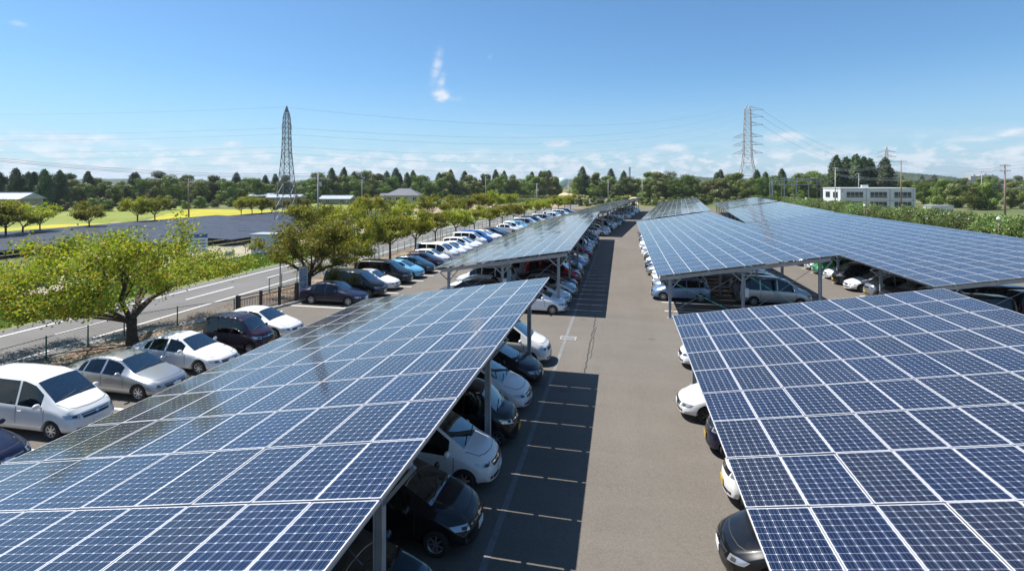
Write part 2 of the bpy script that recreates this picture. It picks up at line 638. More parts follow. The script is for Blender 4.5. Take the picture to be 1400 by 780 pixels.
poly('ground', [(-4000, -300), (4000, -300), (4000, 4200), (-4000, 4200)], 0, M_field)
strip('car_park', -22.0, 49.0, -12, 172, .016, M_asph)
strip('soil_strip', -26.1, -22.0, -12, 172, .012, M_soil)
strip('soil_strip', 49.0, 58.0, -12, 172, .012, M_soil)
poly('gate_apron', [(-27.2, 23.2), (-22.0, 27.6), (-22.0, 33.4), (-27.2, 34.2)], .020, M_asph)
strip('road', -33.7, -26.1, -60, 420, .010, M_road)
strip('road_line', -27.45, -27.30, -60, 420, .016, M_paint)
strip('road_line', -32.50, -32.34, -60, 420, .016, M_paint)
for k in range(22):
    v = -12 + k * 8.6
    strip('road_dash', -30.02, -29.88, v, v + 4.6, .016, M_paint)
strip('verge', -41.5, -33.7, -60, 200, .008, M_verge)
strip('solar_yard', -93, -41.5, -60, 140, .009, M_gravel)
poly('yard_soil', [(-93, 10), (-51.8, 44), (-51.8, 130), (-93, 126)], .016, M_yard)
# fields beyond the solar yard
poly('rice_field', [g(172, 311), g(430, 299), g(400, 286.5), g(262, 286), g(225, 293)], .03, M_rice)
poly('rice_field', [g(-60, 336), g(30, 327), g(160, 314), g(172, 305), g(72, 307), g(-60, 318)], .03, M_rice)
poly('meadow', [g(-80, 330), g(172, 304), g(262, 286), g(250, 282), g(-80, 290)], .02, M_grassl)
poly('field_track', [g(158, 303), g(190, 308), g(182, 309.5), g(148, 306)], .05, M_dirt)
poly('meadow', [g(400, 296), g(560, 285), g(560, 276), g(400, 272)], .02, M_grassl)
poly('bare_field', [g(470, 292), g(770, 284), g(780, 279), g(560, 281)], .04, M_dirt)
# gutter, kerbs, stall lines
strip('gutter', -2.96, -2.80, -8, 77.5, .022, M_gut)
KB = MB()
for (x0, y0, x1, y1) in [(-22.1, -10, -22.1, 27.4), (-22.1, 33.6, -22.1, 79)]:
    KB.box(x0 - .12, x0, y0, y1, 0, .13)
struct(KB.build('kerb', M_conc))


def crackline(pts, w=.035):
    mb = MB()
    for i in range(len(pts) - 1):
        (x0, y0), (x1, y1) = pts[i], pts[i + 1]
        mb.add([(x0 - w, y0, .024), (x0 + w, y0, .024), (x1 + w, y1, .024), (x1 - w, y1, .024)], [(0, 1, 2, 3)])
    return struct(mb.build('crack_seal', M_seal))


pts = []
x = -1.55
for i in range(26):
    pts.append((x + random.uniform(-.05, .05), 22.6 + i * .4))
crackline(pts, .03)
pts = [(-1.42 + random.uniform(-.05, .05), 24.5 + i * .5) for i in range(12)]
crackline(pts, .018)
stall_mb = MB()


def stall_line(x0, x1, y, w=.07):
    def q(u, v):
        X, Y = bent(u, v)
        return (X, Y, .021)
    stall_mb.add([q(x0, y - w), q(x1, y - w), q(x1, y + w), q(x0, y + w)], [(0, 1, 2, 3)])


# ------------------------------------------------------------------ solar canopies
TS = math.tan(R(8.9))
CS, SN = math.cos(R(8.9)), math.sin(R(8.9))
ZLOW = 2.65
PITCHX, PITCHY = 1.0, 1.65


def panel_mesh(offs, name):
    """offs: list of (x,y) of panel corners in the slope plane"""
    v, f, mi, uv = [], [], [], []
    T = .04
    for (x, y) in offs:
        o = len(v)
        tx, ty = (rng.normal() * .0035, rng.normal() * .0035) if len(offs) > 1 else (0, 0)
        for z in (-T, 0):
            for (dx, dy) in ((0, 0), (PW, 0), (PW, PL), (0, PL)):
                v.append((x + dx, y + dy, z + tx * (dx - PW / 2) + ty * (dy - PL / 2)))
        f += [(o + 4, o + 5, o + 6, o + 7), (o, o + 3, o + 2, o + 1), (o, o + 1, o + 5, o + 4), (o + 1, o + 2, o + 6, o + 5), (o + 2, o + 3, o + 7, o + 6), (o + 3, o, o + 4, o + 7)]
        mi += [0, 2, 1, 1, 1, 1]
        uv += [(0, 0), (PW, 0), (PW, PL), (0, PL)] + [(0, 0)] * 20
    me = bpy.data.meshes.new(name)
    me.from_pydata(v, [], f)
    for m_ in (M_solar, M_alu, M_back):
        me.materials.append(m_)
    me.polygons.foreach_set('material_index', mi)
    ul = me.uv_layers.new(name='UVMap')
    ul.data.foreach_set('uv', [c for p in uv for c in p])
    me.update()
    return me


ONE = panel_mesh([(0, 0)], 'solar_panel')
SLOPE_ROT = (0, -R(8.9), 0)


def canopy(u, v, cols, rows, label, indiv=100, bent_=False, zlow=ZLOW, near='low', brace_front=True, tape=False, simple=False, first=None):
    """a pitched steel car-port roof carrying cols x rows panels; (u, v) its low near corner"""
    W = cols * PITCHX * CS
    Lg = rows * PITCHY
    X, Y = far(u, v) if bent_ else (u, v)
    rt = empty('solar_canopy', (X, Y, .016), BA if bent_ else 0)
    tag(rt, label, 'solar canopy', 'solar canopies over the parking bays')
    zl = zlow - .016

    def sl_(x, dz=0.0):
        return zl + x * TS + dz
    # panels
    order = []
    for j in range(rows):
        for i in range(cols):
            order.append((j, i))
    if first is not None:     # rows before `first` lie behind the camera
        order.sort(key=lambda t: (t[0] < first, t[0]))
    mine, rest = order[:indiv], order[indiv:]
    for (j, i) in mine:
        p = mesh_obj('solar_panel', ONE, rt)
        s = i * PITCHX + (PITCHX - PW) / 2
        p.location = (s * CS + random.uniform(-.002, .002), j * PITCHY + random.uniform(-.004, .004), zl + s * SN + random.uniform(-.002, .002))
        p.rotation_euler = (random.gauss(0, .003), -R(8.9) + random.gauss(0, .003), 0)
    if rest:
        o = mesh_obj('panel_field' if mine else 'panel_deck', panel_mesh([(i * PITCHX + (PITCHX - PW) / 2, j * PITCHY) for (j, i) in rest], 'panel_field'), rt)
        o.location = (0, 0, zl)
        o.rotation_euler = SLOPE_ROT
        o['kind'] = 'stuff'
    # frames
    nf = max(2, round(Lg / 7.3) + 1)
    y0 = .55
    dy = (Lg - 1.25) / (nf - 1)
    pxs = (.8, W / 2, W - .8)
    for k in range(nf):
        y = y0 + k * dy
        rf = MB()
        rf.bar((.25, y, sl_(.25, -.31)), (W - .25, y, sl_(W - .25, -.31)), .13, .22)
        rf.build('rafter', M_steel, rt)
        for x in pxs:
            mb = MB()
            h = sl_(x, -.44)
            for dx in (-.072, .072):
                mb.box(x + dx - .008, x + dx + .008, y - .075, y + .075, .02, h)
            mb.box(x - .065, x + .065, y - .006, y + .006, .02, h)
            mb.box(x - .16, x + .16, y - .16, y + .16, 0, .02)
            mb.build('post', M_steel, rt)
        if not simple:
            for x in pxs:
                for sg in (1, -1):
                    mb = MB()
                    mb.bar((x + sg * .07, y, sl_(x, -1.0)), (x + sg * .62, y, sl_(x + sg * .62, -.43)), .06)
                    mb.build('knee_brace', M_steel, rt)
            if k % 2 == 0:
                mb = MB()
                mb.box(pxs[1] + .08, pxs[1] + .28, y - .2, y + .2, 1.5, 2.0)
                mb.build('junction_box', M_cab, rt)
            for (xa, xb) in ((pxs[0], pxs[1]), (pxs[1], pxs[2])):
                if k in (0, nf - 1):
                    mb = MB()
                    mb.tube([(xa, y + .03, .3), (xb, y + .03, sl_(xb, -.5))], .014, 6)
                    mb.tube([(xb, y - .03, .3), (xa, y - .03, sl_(xa, -.5))], .014, 6)
                    br = mb.build('brace', M_steel, rt)
                    if tape and k == 0:
                        tb = MB()
                        a0 = Vector((xb, y - .03, .3))
                        a1 = Vector((xa, y - .03, sl_(xa, -.5)))
                        for q in range(9):
                            t0 = .08 + q * .095
                            tb.tube([a0.lerp(a1, t0), a0.lerp(a1, t0 + .06)], .034, 6)
                        tb.build('marker_tape', M_tape, br)
    # knee braces and purlins
    for i in range(0, cols + 1):
        if i in (0, cols) or i % 2 == 1:
            x = min(max(i * PITCHX * CS, .12), W - .12)
            mb = MB()
            mb.box(x - .04, x + .04, .06, Lg - .06, sl_(x, -.165), sl_(x, -.05))
            mb.build('purlin', M_steel, rt)
    for x in (pxs[0], pxs[2]):
        mb = MB()
        mb.box(x - .05, x + .05, y0 + .1, y0 + (nf - 1) * dy - .1, sl_(x, -.52), sl_(x, -.445) - .02)
        mb.build('tie_beam', M_steel, rt)
    return rt


canopy(-12.0, 22.87 - 18 * 1.65, 9, 18, 'long solar canopy nearest the camera on the left, its cells filling the lower left', 100, first=8)
canopy(2.07, 22.75 - 18 * 1.65, 10, 18, 'solar canopy nearest the camera on the right, with dark blue panels', 100, first=8, tape=False)
canopy(-12.0, 32.3, 9, 27, 'long grey reflecting solar canopy on the left, just beyond the first gap')
canopy(2.07, 32.3, 10, 27, 'blue solar canopy right of the central aisle with green taped brace', tape=True)
canopy(16.5, 32.1, 11, 27, 'wide solar canopy at the right edge, between dark cars and hedge')
canopy(-11.2, 81.0, 9, 21, 'solar canopy on the left after the lot bends, third from the camera', 0, True, simple=True)
canopy(-11.2, 119.5, 9, 22, 'farthest solar canopy on the left, ending near the sand pile', 0, True, simple=True)
canopy(2.6, 82.3, 10, 23, 'grey solar canopy right of the aisle, third from the camera', 0, True, simple=True)
canopy(2.6, 122.5, 10, 22, 'farthest solar canopy just right of the aisle, fourth from the camera', 0, True, simple=True)
canopy(17.0, 80.5, 11, 24, 'third solar canopy from the camera in the column beside the hedge', 0, True, simple=True)
canopy(17.0, 123.0, 11, 20, 'farthest solar canopy in the hedge-side column, below the tall pale pylon', 0, True, simple=True)

# ------------------------------------------------------------------ cars
M_cglass = bpy.data.materials.new('car_glass')
M_cglass.use_nodes = True
nt_clear(M_cglass.node_tree)
_b = NB(M_cglass.node_tree)
_fr = _b.n('ShaderNodeFresnel', {0: 1.5})
_mx = _b.n('ShaderNodeMixShader', {0: _b.m('ADD', _b.m('MULTIPLY', _fr.outputs[0], 1.6), .15, clamp=True),
                                   1: _b.n('ShaderNodeBsdfTransparent', {0: (.26, .42, .44)}),
                                   2: _b.n('ShaderNodeBsdfGlossy', {0: (.85, .97, 1.0), 'Roughness': .02})})
_b.n('ShaderNodeOutputMaterial', {0: _mx})
M_sglass = bpy.data.materials.new('tinted_side_glass')
M_sglass.use_nodes = True
nt_clear(M_sglass.node_tree)
_b = NB(M_sglass.node_tree)
_fr = _b.n('ShaderNodeFresnel', {0: 1.5})
_mx = _b.n('ShaderNodeMixShader', {0: _b.m('ADD', _b.m('MULTIPLY', _fr.outputs[0], .9), .02, clamp=True),
                                   1: _b.n('ShaderNodeBsdfTransparent', {0: (.10, .13, .13)}),
                                   2: _b.n('ShaderNodeBsdfGlossy', {0: (.9, .95, 1.0), 'Roughness': .02})})
_b.n('ShaderNodeOutputMaterial', {0: _mx})
M_seat = pmat('seat_fabric', (.06, .06, .065), .9)
M_seatb = pmat('beige_seat_fabric', (.17, .15, .13), .9)
M_inner = pmat('cabin_trim', (.028, .028, .03), .85)
M_plast = pmat('black_plastic', (.02, .02, .022), .5)
M_tyre = pmat('tyre_rubber', (.022, .022, .022), .85)
M_rim = pmat('alloy_rim', (.50, .51, .53), .28, .85)
M_rimd = pmat('dark_rim', (.09, .09, .1), .3, .8)
M_hl = pmat('headlamp_lens', (.36, .39, .42), .08, .5, 1.0, 1.0)
M_tl = pmat('tail_lamp_lens', (.30, .012, .012), .08, 0, .8, 1.0)
M_chrome = pmat('chrome', (.62, .63, .65), .12, 1.0)
M_platew = pmat('plate_white', (.72, .72, .70), .5)
M_platey = pmat('plate_yellow', (.50, .34, .03), .5)
M_seam = pmat('panel_seam', (.03, .03, .033), .7)


def paint(name, col, metal=0.0, rough=.3):
    m = pmat(name, col, rough, metal, .15, .8)
    b = NB(m.node_tree)
    p = m.node_tree.nodes['Principled BSDF']
    tc = b.n('ShaderNodeTexCoord').outputs['Object']
    sp = b.n('ShaderNodeSeparateXYZ', {0: tc})
    n1 = b.noise(tc, 2.2, 4, .6)
    dust = b.m('MULTIPLY', b.rng(n1, .4, .8, .0, .035), 1.0)
    col2 = b.mix(dust, col, (.33, .30, .26))
    b.link(col2, p.inputs['Base Color'])
    b.link(b.rng(n1, .3, .7, .02, .07), p.inputs['Coat Roughness'])
    return m


PAINT = {
    'white': paint('paint_white', (.74, .745, .75), 0),
    'pearl white': paint('paint_pearl_white', (.70, .71, .71), .05),
    'silver': paint('paint_silver', (.42, .435, .45), .75, .32),
    'black': paint('paint_black', (.004, .004, .005)),
    'navy': paint('paint_navy', (.006, .008, .030), .1),
    'dark purple': paint('paint_dark_purple', (.022, .008, .022), .2),
    'light blue': paint('paint_light_blue', (.16, .45, .66), .2),
    'pale blue': paint('paint_pale_blue', (.20, .30, .46), .55),
    'dark teal': paint('paint_dark_teal', (.020, .055, .085), .4),
    'blue': paint('paint_blue', (.015, .085, .38), .2),
    'red': paint('paint_red', (.20, .012, .015), .1),
    'grey': paint('paint_grey', (.12, .125, .13), .6),
    'beige': paint('paint_beige', (.42, .38, .31), .5),
    'bright green': paint('paint_bright_green', (.04, .33, .06), .1),
    'dark brown': paint('paint_dark_brown', (.05, .022, .018), .3),
}


def lerpn(nodes, x):
    if x <= nodes[0][0]:
        return nodes[0][1]
    for (a, za), (b_, zb) in zip(nodes, nodes[1:]):
        if x <= b_:
            t = (x - a) / (b_ - a)
            return za + (zb - za) * t
    return nodes[-1][1]


CT = {
    'sedan': dict(L=4.7, W=1.78, wr=.32, ax=(.88, 3.6), gl=.28,
                  top=[(0, .50), (.1, .66), (.45, .79), (1.25, .96), (2.0, 1.38), (2.5, 1.455), (3.1, 1.44), (3.5, 1.36), (4.08, 1.09), (4.5, 1.04), (4.65, .92), (4.7, .75)],
                  belt=[(0, .45), (.3, .64), (1.25, .86), (2.6, .92), (4.08, .98), (4.6, .85), (4.7, .6)],
                  roof=[(0, .66), (.4, .80), (1.25, .82), (2.0, .66), (2.8, .64), (3.5, .64), (4.08, .74), (4.7, .74)],
                  ws=(1.25, 2.0), rear=(3.5, 4.08), sides=[(1.72, 2.55), (2.64, 3.42), (3.48, 3.72)], word='sedan'),
    'hatch': dict(L=4.0, W=1.69, wr=.30, ax=(.78, 3.25), gl=.3,
                  top=[(0, .52), (.08, .70), (.35, .86), (.92, 1.03), (1.85, 1.46), (2.3, 1.525), (3.1, 1.49), (3.45, 1.42), (3.82, 1.10), (3.95, .9), (4.0, .7)],
                  belt=[(0, .46), (.3, .68), (.92, .90), (2.2, .97), (3.6, 1.03), (3.9, .85), (4.0, .6)],
                  roof=[(0, .66), (.3, .80), (.92, .82), (1.85, .66), (2.6, .64), (3.45, .62), (3.82, .72), (4.0, .74)],
                  ws=(.92, 1.85), rear=(3.45, 3.82), sides=[(1.42, 2.3), (2.38, 3.15), (3.22, 3.5)], word='hatchback'),
    'fastback': dict(L=4.45, W=1.745, wr=.31, ax=(.9, 3.6), gl=.3,
                     top=[(0, .48), (.1, .64), (.45, .80), (1.0, .97), (2.05, 1.42), (2.5, 1.49), (3.1, 1.44), (3.5, 1.34), (4.2, 1.10), (4.38, 1.0), (4.45, .75)],
                     belt=[(0, .44), (.3, .64), (1.0, .86), (2.4, .93), (4.1, 1.02), (4.4, .85), (4.45, .6)],
                     roof=[(0, .64), (.4, .80), (1.0, .82), (2.05, .66), (2.8, .64), (3.5, .62), (4.2, .70), (4.45, .72)],
                     ws=(1.0, 2.05), rear=(3.5, 4.2), sides=[(1.55, 2.5), (2.58, 3.3), (3.36, 3.62)], word='fastback car'),
    'minivan': dict(L=4.7, W=1.72, wr=.31, ax=(.86, 3.72), gl=.32,
                    top=[(0, .58), (.07, .80), (.28, .98), (.85, 1.15), (1.65, 1.72), (2.1, 1.83), (3.4, 1.85), (4.3, 1.81), (4.42, 1.76), (4.60, 1.25), (4.66, 1.0), (4.7, .75)],
                    belt=[(0, .5), (.3, .78), (.85, .98), (2.2, 1.03), (4.2, 1.08), (4.6, 1.0), (4.7, .6)],
                    roof=[(0, .70), (.3, .82), (.85, .85), (1.65, .76), (2.2, .75), (3.4, .75), (4.35, .74), (4.6, .80), (4.7, .78)],
                    ws=(.85, 1.65), rear=(4.42, 4.60), sides=[(1.28, 2.2), (2.28, 3.25), (3.33, 4.22)], word='minivan'),
    'mpv': dict(L=4.75, W=1.8, wr=.33, ax=(.92, 3.75), gl=.32,
                top=[(0, .53), (.1, .72), (.35, .87), (.9, 1.04), (1.95, 1.60), (2.5, 1.71), (3.5, 1.69), (4.15, 1.60), (4.3, 1.53), (4.6, 1.12), (4.7, .95), (4.75, .75)],
                belt=[(0, .48), (.3, .70), (.9, .92), (2.4, 1.0), (4.2, 1.06), (4.65, .9), (4.75, .6)],
                roof=[(0, .66), (.35, .80), (.9, .83), (1.95, .68), (2.6, .67), (3.6, .67), (4.3, .66), (4.6, .76), (4.75, .76)],
                ws=(.9, 1.95), rear=(4.3, 4.6), sides=[(1.45, 2.4), (2.48, 3.35), (3.43, 4.12)], word='people carrier'),
    'kei': dict(L=3.4, W=1.475, wr=.275, ax=(.58, 2.95), gl=.3,
                top=[(0, .58), (.05, .84), (.2, .97), (.55, 1.08), (1.08, 1.57), (1.45, 1.70), (2.5, 1.72), (3.05, 1.68), (3.15, 1.62), (3.30, 1.15), (3.36, .95), (3.4, .7)],
                belt=[(0, .5), (.2, .78), (.55, .93), (1.6, .98), (3.1, 1.0), (3.35, .9), (3.4, .6)],
                roof=[(0, .74), (.2, .84), (.55, .85), (1.08, .77), (1.5, .76), (2.6, .76), (3.15, .76), (3.3, .82), (3.4, .8)],
                ws=(.55, 1.08), rear=(3.15, 3.30), sides=[(.86, 1.6), (1.67, 2.38), (2.45, 2.98)], word='boxy small car'),
    'suv': dict(L=4.65, W=1.84, wr=.36, ax=(.92, 3.65), gl=.36,
                top=[(0, .66), (.08, .88), (.35, 1.02), (1.2, 1.14), (1.9, 1.58), (2.4, 1.69), (3.6, 1.67), (4.1, 1.58), (4.2, 1.52), (4.48, 1.16), (4.6, .98), (4.65, .8)],
                belt=[(0, .55), (.3, .84), (1.2, 1.02), (2.6, 1.07), (4.1, 1.12), (4.5, 1.0), (4.65, .7)],
                roof=[(0, .72), (.35, .84), (1.2, .84), (1.9, .70), (2.6, .69), (3.6, .69), (4.2, .68), (4.48, .78), (4.65, .78)],
                ws=(1.2, 1.9), rear=(4.2, 4.48), sides=[(1.62, 2.5), (2.58, 3.4), (3.48, 4.02)], word='off-road car'),
}

import copy as _cp
CT['tall'] = _cp.deepcopy(CT['hatch'])
CT['tall'].update(word='tall hatchback', top=[(0, .55), (.08, .76), (.3, .92), (.8, 1.07), (1.6, 1.58), (2.1, 1.68), (3.1, 1.67), (3.55, 1.60), (3.84, 1.12), (3.95, .9), (4.0, .7)],
                  ws=(.8, 1.6), rear=(3.55, 3.84), sides=[(1.22, 2.15), (2.22, 3.05), (3.12, 3.48)])


def wheel_meshes(r, dark=False):
    w = .2
    t = MB()
    prof = [(.62, -w / 2 + .01), (.80, -w / 2), (.95, -w / 2 + .015), (1.0, -w / 2 + .05), (1.0, w / 2 - .05), (.95, w / 2 - .015), (.80, w / 2), (.62, w / 2 - .01)]
    n = 28
    vs_ = []
    for k in range(n):
        a = 2 * math.pi * k / n
        for (q, y) in prof:
            vs_.append((q * r * math.cos(a), y, q * r * math.sin(a)))
    m_ = len(prof)
    fs = [(k * m_ + i, k * m_ + (i + 1) % m_, ((k + 1) % n) * m_ + (i + 1) % m_, ((k + 1) % n) * m_ + i) for k in range(n) for i in range(m_)]
    t.add(vs_, fs, 0, True)
    rm = MB()
    ro = .66 * r
    vs_ = []
    for k in range(n):
        a = 2 * math.pi * k / n
        for (q, y) in ((1.0, .088), (.92, .092), (.88, .06), (.86, -.02)):
            vs_.append((q * ro * math.cos(a), y, q * ro * math.sin(a)))
    fs = [(k * 4 + i, k * 4 + i + 1, ((k + 1) % n) * 4 + i + 1, ((k + 1) % n) * 4 + i) for k in range(n) for i in range(3)]
    rm.add(vs_, fs, 0, True)
    vs_ = [(.87 * ro * math.cos(2 * math.pi * k / n), -.02, .87 * ro * math.sin(2 * math.pi * k / n)) for k in range(n)]
    rm.add(vs_, [tuple(range(n))], 1)
    ns = 7
    for k in range(ns):
        a = 2 * math.pi * k / ns
        M = Matrix.Rotation(-a, 4, 'Y')
        rm.box(.1 * ro, .95 * ro, .052, .078, -.10 * ro, .10 * ro, 0, M)
    vs_ = [(.24 * ro * math.cos(2 * math.pi * k / 12), .088, .24 * ro * math.sin(2 * math.pi * k / 12)) for k in range(12)] + \
          [(.26 * ro * math.cos(2 * math.pi * k / 12), .05, .26 * ro * math.sin(2 * math.pi * k / 12)) for k in range(12)]
    rm.add(vs_, [tuple(range(12))] + [(k, (k + 1) % 12, 12 + (k + 1) % 12, 12 + k) for k in range(12)], 0)
    return t.mesh('wheel', [M_tyre]), rm.mesh('rim', [M_rimd if dark else M_rim, M_plast])


def make_car(kind):
    P = CT[kind]
    L, W = P['L'], P['W']
    hw = W / 2
    xs = set([0, .03, .1, .22, L, L - .03, L - .1, L - .22])
    for nn in (P['top'],):
        for x, _ in nn:
            xs.add(x)
    for a, b_ in [P['ws'], P['rear']] + P['sides']:
        xs.add(a)
        xs.add(b_)
    xs = sorted(xs)
    out = [xs[0]]
    for x in xs[1:]:
        if x - out[-1] > .028:
            out.append(x)
    full = [out[0]]
    for x in out[1:]:
        gap = x - full[-1]
        nseg = max(1, int(gap / .42))
        for q in range(1, nseg + 1):
            full.append(full[-1] + (x - full[-1]) / (nseg - q + 1))
    xs = full
    rings = []
    for x in xs:
        f = 1.0
        if x < .7:
            f = 1 - .17 * (1 - x / .7) ** 2.2
        if x > L - .55:
            f = 1 - .11 * ((x - L + .55) / .55) ** 2.2
        w = hw * f
        zt = lerpn(P['top'], x)
        zb = min(lerpn(P['belt'], x), zt - .035)
        r = min(lerpn(P['roof'], x) * W / 2 * (W / 1.7) ** .0 * 1.0, w * .96)
        r = min(r * (1.0 if True else 1), w * .97)
        hh = min(.085, (zt - zb) * .45)
        b0 = P['gl'] * .62 if .25 < x < L - .25 else P['gl'] * .72
        ring = [(0, b0), (.82 * w, b0), (.955 * w, b0 + .07), (.995 * w, b0 + .20), (w, b0 + .45 * (zb - b0)), (.99 * w, zb - .09), (.955 * w, zb), (max(r, .3), zt - hh), (max(r, .3) * .915, zt - .012), (max(r, .3) * .5, zt + .012), (0, zt + .018)]
        rings.append([(L - x, y, z) for (y, z) in ring])
    nr = len(rings[0])
    nfull = 2 * nr - 2

    def idx(s, i, side):       # side 1 right, -1 left
        if i == 0 or i == nr - 1:
            return s * nfull + (0 if i == 0 else nr - 1)
        return s * nfull + (i if side > 0 else nfull - i)
    verts = []
    for ring in rings:
        row = [None] * nfull
        for i, (x, y, z) in enumerate(ring):
            row[i] = (x, y, z)
            if 0 < i < nr - 1:
                row[nfull - i] = (x, -y, z)
        verts += row
    faces, mi = [], []
    for s in range(len(xs) - 1):
        xm = (xs[s] + xs[s + 1]) / 2
        for i in range(nr - 1):
            m_ = 0
            if i <= 1:
                m_ = 2
            if i == 6:
                for (a, b_) in P['sides']:
                    if a < xm < b_:
                        m_ = 1
                if m_ == 0 and P['sides'][0][0] - .02 < xm < P['sides'][-1][1]:
                    m_ = 2 if True else 0
            if i >= 8 and P['ws'][0] < xm < P['ws'][1]:
                m_ = 1
            if i >= 8 and P['rear'][0] < xm < P['rear'][1]:
                m_ = 1
            for side in (1, -1):
                q = (idx(s, i, side), idx(s, i + 1, side), idx(s + 1, i + 1, side), idx(s + 1, i, side))
                faces.append(q if side < 0 else q[::-1])
                mi.append(m_)
    for s, fl in ((0, False), (len(xs) - 1, True)):
        for i in range(nr - 1):
            q = [idx(s, i, 1), idx(s, i + 1, 1), idx(s, i + 1, -1), idx(s, i, -1)]
            q2 = []
            for t in q:
                if t not in q2:
                    q2.append(t)
            faces.append(tuple(q2 if not fl else q2[::-1]))
            mi.append(0 if i > 1 else 2)
    me = bpy.data.meshes.new('car_' + kind)
    me.from_pydata(verts, [], faces)
    for m_ in (PAINT['white'], M_cglass, M_plast):
        me.materials.append(m_)
    me.polygons.foreach_set('material_index', mi)
    bm = bmesh.new()
    bm.from_mesh(me)
    bmesh.ops.recalc_face_normals(bm, faces=bm.faces)
    # crease the glass borders so that pillars stay crisp
    cl_ = bm.edges.layers.float.get('crease_edge') or bm.edges.layers.float.new('crease_edge')
    vl_ = bm.verts.layers.float.get('crease_vert') or bm.verts.layers.float.new('crease_vert')
    for e in bm.edges:
        ms = {f.material_index for f in e.link_faces}
        if 1 in ms and len(ms) > 1:
            e[cl_] = 1.0
            for v in e.verts:
                v[vl_] = 1.0
        va, vb = e.verts[0].index, e.verts[1].index
        if va // nfull != vb // nfull and va % nfull == vb % nfull:
            kk = min(va % nfull, nfull - va % nfull)
            if kk in (3, 6, 7):
                e[cl_] = max(e[cl_], {3: .35, 6: .55, 7: .45}[kk])
    bm.to_mesh(me)
    bm.free()
    ob = bpy.data.objects.new('tmp', me)
    C.objects.link(ob)
    md = ob.modifiers.new('s', 'SUBSURF')
    md.levels = 2
    md.render_levels = 2
    dg = bpy.context.evaluated_depsgraph_get()
    me2 = bpy.data.meshes.new_from_object(ob.evaluated_get(dg))
    # rounded plan of nose and tail, raked nose
    for v in me2.vertices:
        x, y, z = v.co
        fx = L - x
        if fx < 1.1:
            k = (1 - fx / 1.1) ** 1.6
            v.co.x -= k * (.27 * abs(y / hw) ** 2.6 + .10 * max(0, z - .5) - .05 * max(0, .35 - abs(z - .45)))
        if x < .8:
            k = (1 - x / .8) ** 1.6
            v.co.x += k * (.16 * abs(y / hw) ** 2.6)
    ob.modifiers.clear()
    ob.data = me2
    # wheel arches
    R_ = P['wr']
    cut = MB()
    for ax in P['ax']:
        cx = L - ax
        for sg in (1, -1):
            cut.tube([(cx, sg * (hw - .27), R_ - .01), (cx, sg * (hw + .2), R_ - .01)], R_ + .055, 28, 2, True, True)
    co = cut.build('cut', [PAINT['white'], M_cglass, M_plast])
    md = ob.modifiers.new('b', 'BOOLEAN')
    md.operation = 'DIFFERENCE'
    md.solver = 'EXACT'
    md.object = co
    dg = bpy.context.evaluated_depsgraph_get()
    dg.update()
    me3 = bpy.data.meshes.new_from_object(ob.evaluated_get(dg))
    bpy.data.objects.remove(co)
    bpy.data.objects.remove(ob)
    bm = bmesh.new()
    bm.from_mesh(me3)
    for f in bm.faces:
        f.smooth = True
    for e in bm.edges:
        if len(e.link_faces) == 2 and e.calc_face_angle(0) > R(38):
            e.smooth = False
    bvh = BVHTree.FromBMesh(bm)
    # split the glass off into its panes
    rt = empty(kind + '_car', (0, 0, .016))
    panes = {'windshield': [], 'rear_window': [], 'side_window': [], 'side_window_': []}
    xw = L - (P['ws'][0] + P['ws'][1]) / 2
    for f in bm.faces:
        if f.material_index == 1:
            c = f.calc_center_median()
            n_ = f.normal
            if abs(n_.y) > .62:
                panes['side_window' if c.y > 0 else 'side_window_'].append(f)
            elif c.x > L / 2:
                panes['windshield'].append(f)
            else:
                panes['rear_window'].append(f)
    for nm, fl in panes.items():
        if not fl:
            continue
        vm = {}
        mv, mf = [], []
        for f in fl:
            t = []
            for v in f.verts:
                if v.index not in vm:
                    vm[v.index] = len(mv)
                    mv.append(tuple(v.co))
                t.append(vm[v.index])
            mf.append(tuple(t))
        pm = bpy.data.meshes.new(nm.strip('_'))
        pm.from_pydata(mv, [], mf)
        pm.materials.append(M_cglass if nm == 'windshield' else M_sglass)
        for p in pm.polygons:
            p.use_smooth = True
        mesh_obj(nm.strip('_'), pm, rt)
    bmesh.ops.delete(bm, geom=[f for f in bm.faces if f.material_index == 1], context='FACES')
    bmm = bpy.data.meshes.new('body_' + kind)
    bm.to_mesh(bmm)
    bm.free()
    bmm.materials.clear()
    for m_ in (PAINT['white'], M_cglass, M_plast):
        bmm.materials.append(m_)
    body = mesh_obj('body', bmm, rt)

    def patch(name, quad, axis, mats, off=.006, nu=8, nv=5, thick=.02, sm=True):
        """lay a thin shell over the body: quad = 4 corners in the plane across axis"""
        mb = MB()
        vs_ = []
        for j in range(nv + 1):
            for i in range(nu + 1):
                a, b_ = i / nu, j / nv
                p0 = Vector(quad[0]).lerp(Vector(quad[1]), a)
                p1 = Vector(quad[3]).lerp(Vector(quad[2]), a)
                q = p0.lerp(p1, b_)
                if axis in ('hl', 'hr'):
                    sg_ = 1 if axis == 'hl' else -1
                    ca, sa = math.cos(R(42)), math.sin(R(42)) * sg_
                    base_ = Vector((L - .32, sg_ * hw * .66, 0))
                    o_ = base_ + Vector((ca, sa, 0)) * 2 + Vector((-sa, ca, 0)) * q[0] * sg_ + Vector((0, 0, q[1]))
                    d_ = Vector((-ca, -sa, 0))
                elif axis == 'f':
                    o_, d_ = Vector((L + 1, q[0], q[1])), Vector((-1, 0, 0))
                elif axis == 'r':
                    o_, d_ = Vector((-1, q[0], q[1])), Vector((1, 0, 0))
                else:
                    sg = 1 if axis == 'l' else -1
                    o_, d_ = Vector((q[0], sg * 3, q[1])), Vector((0, -sg, 0))
                h = bvh.ray_cast(o_, d_)
                if h[0] is None:
                    return None
                vs_.append(h[0] + h[1].normalized() * off * (1 if h[1].dot(d_) < 0 else -1))
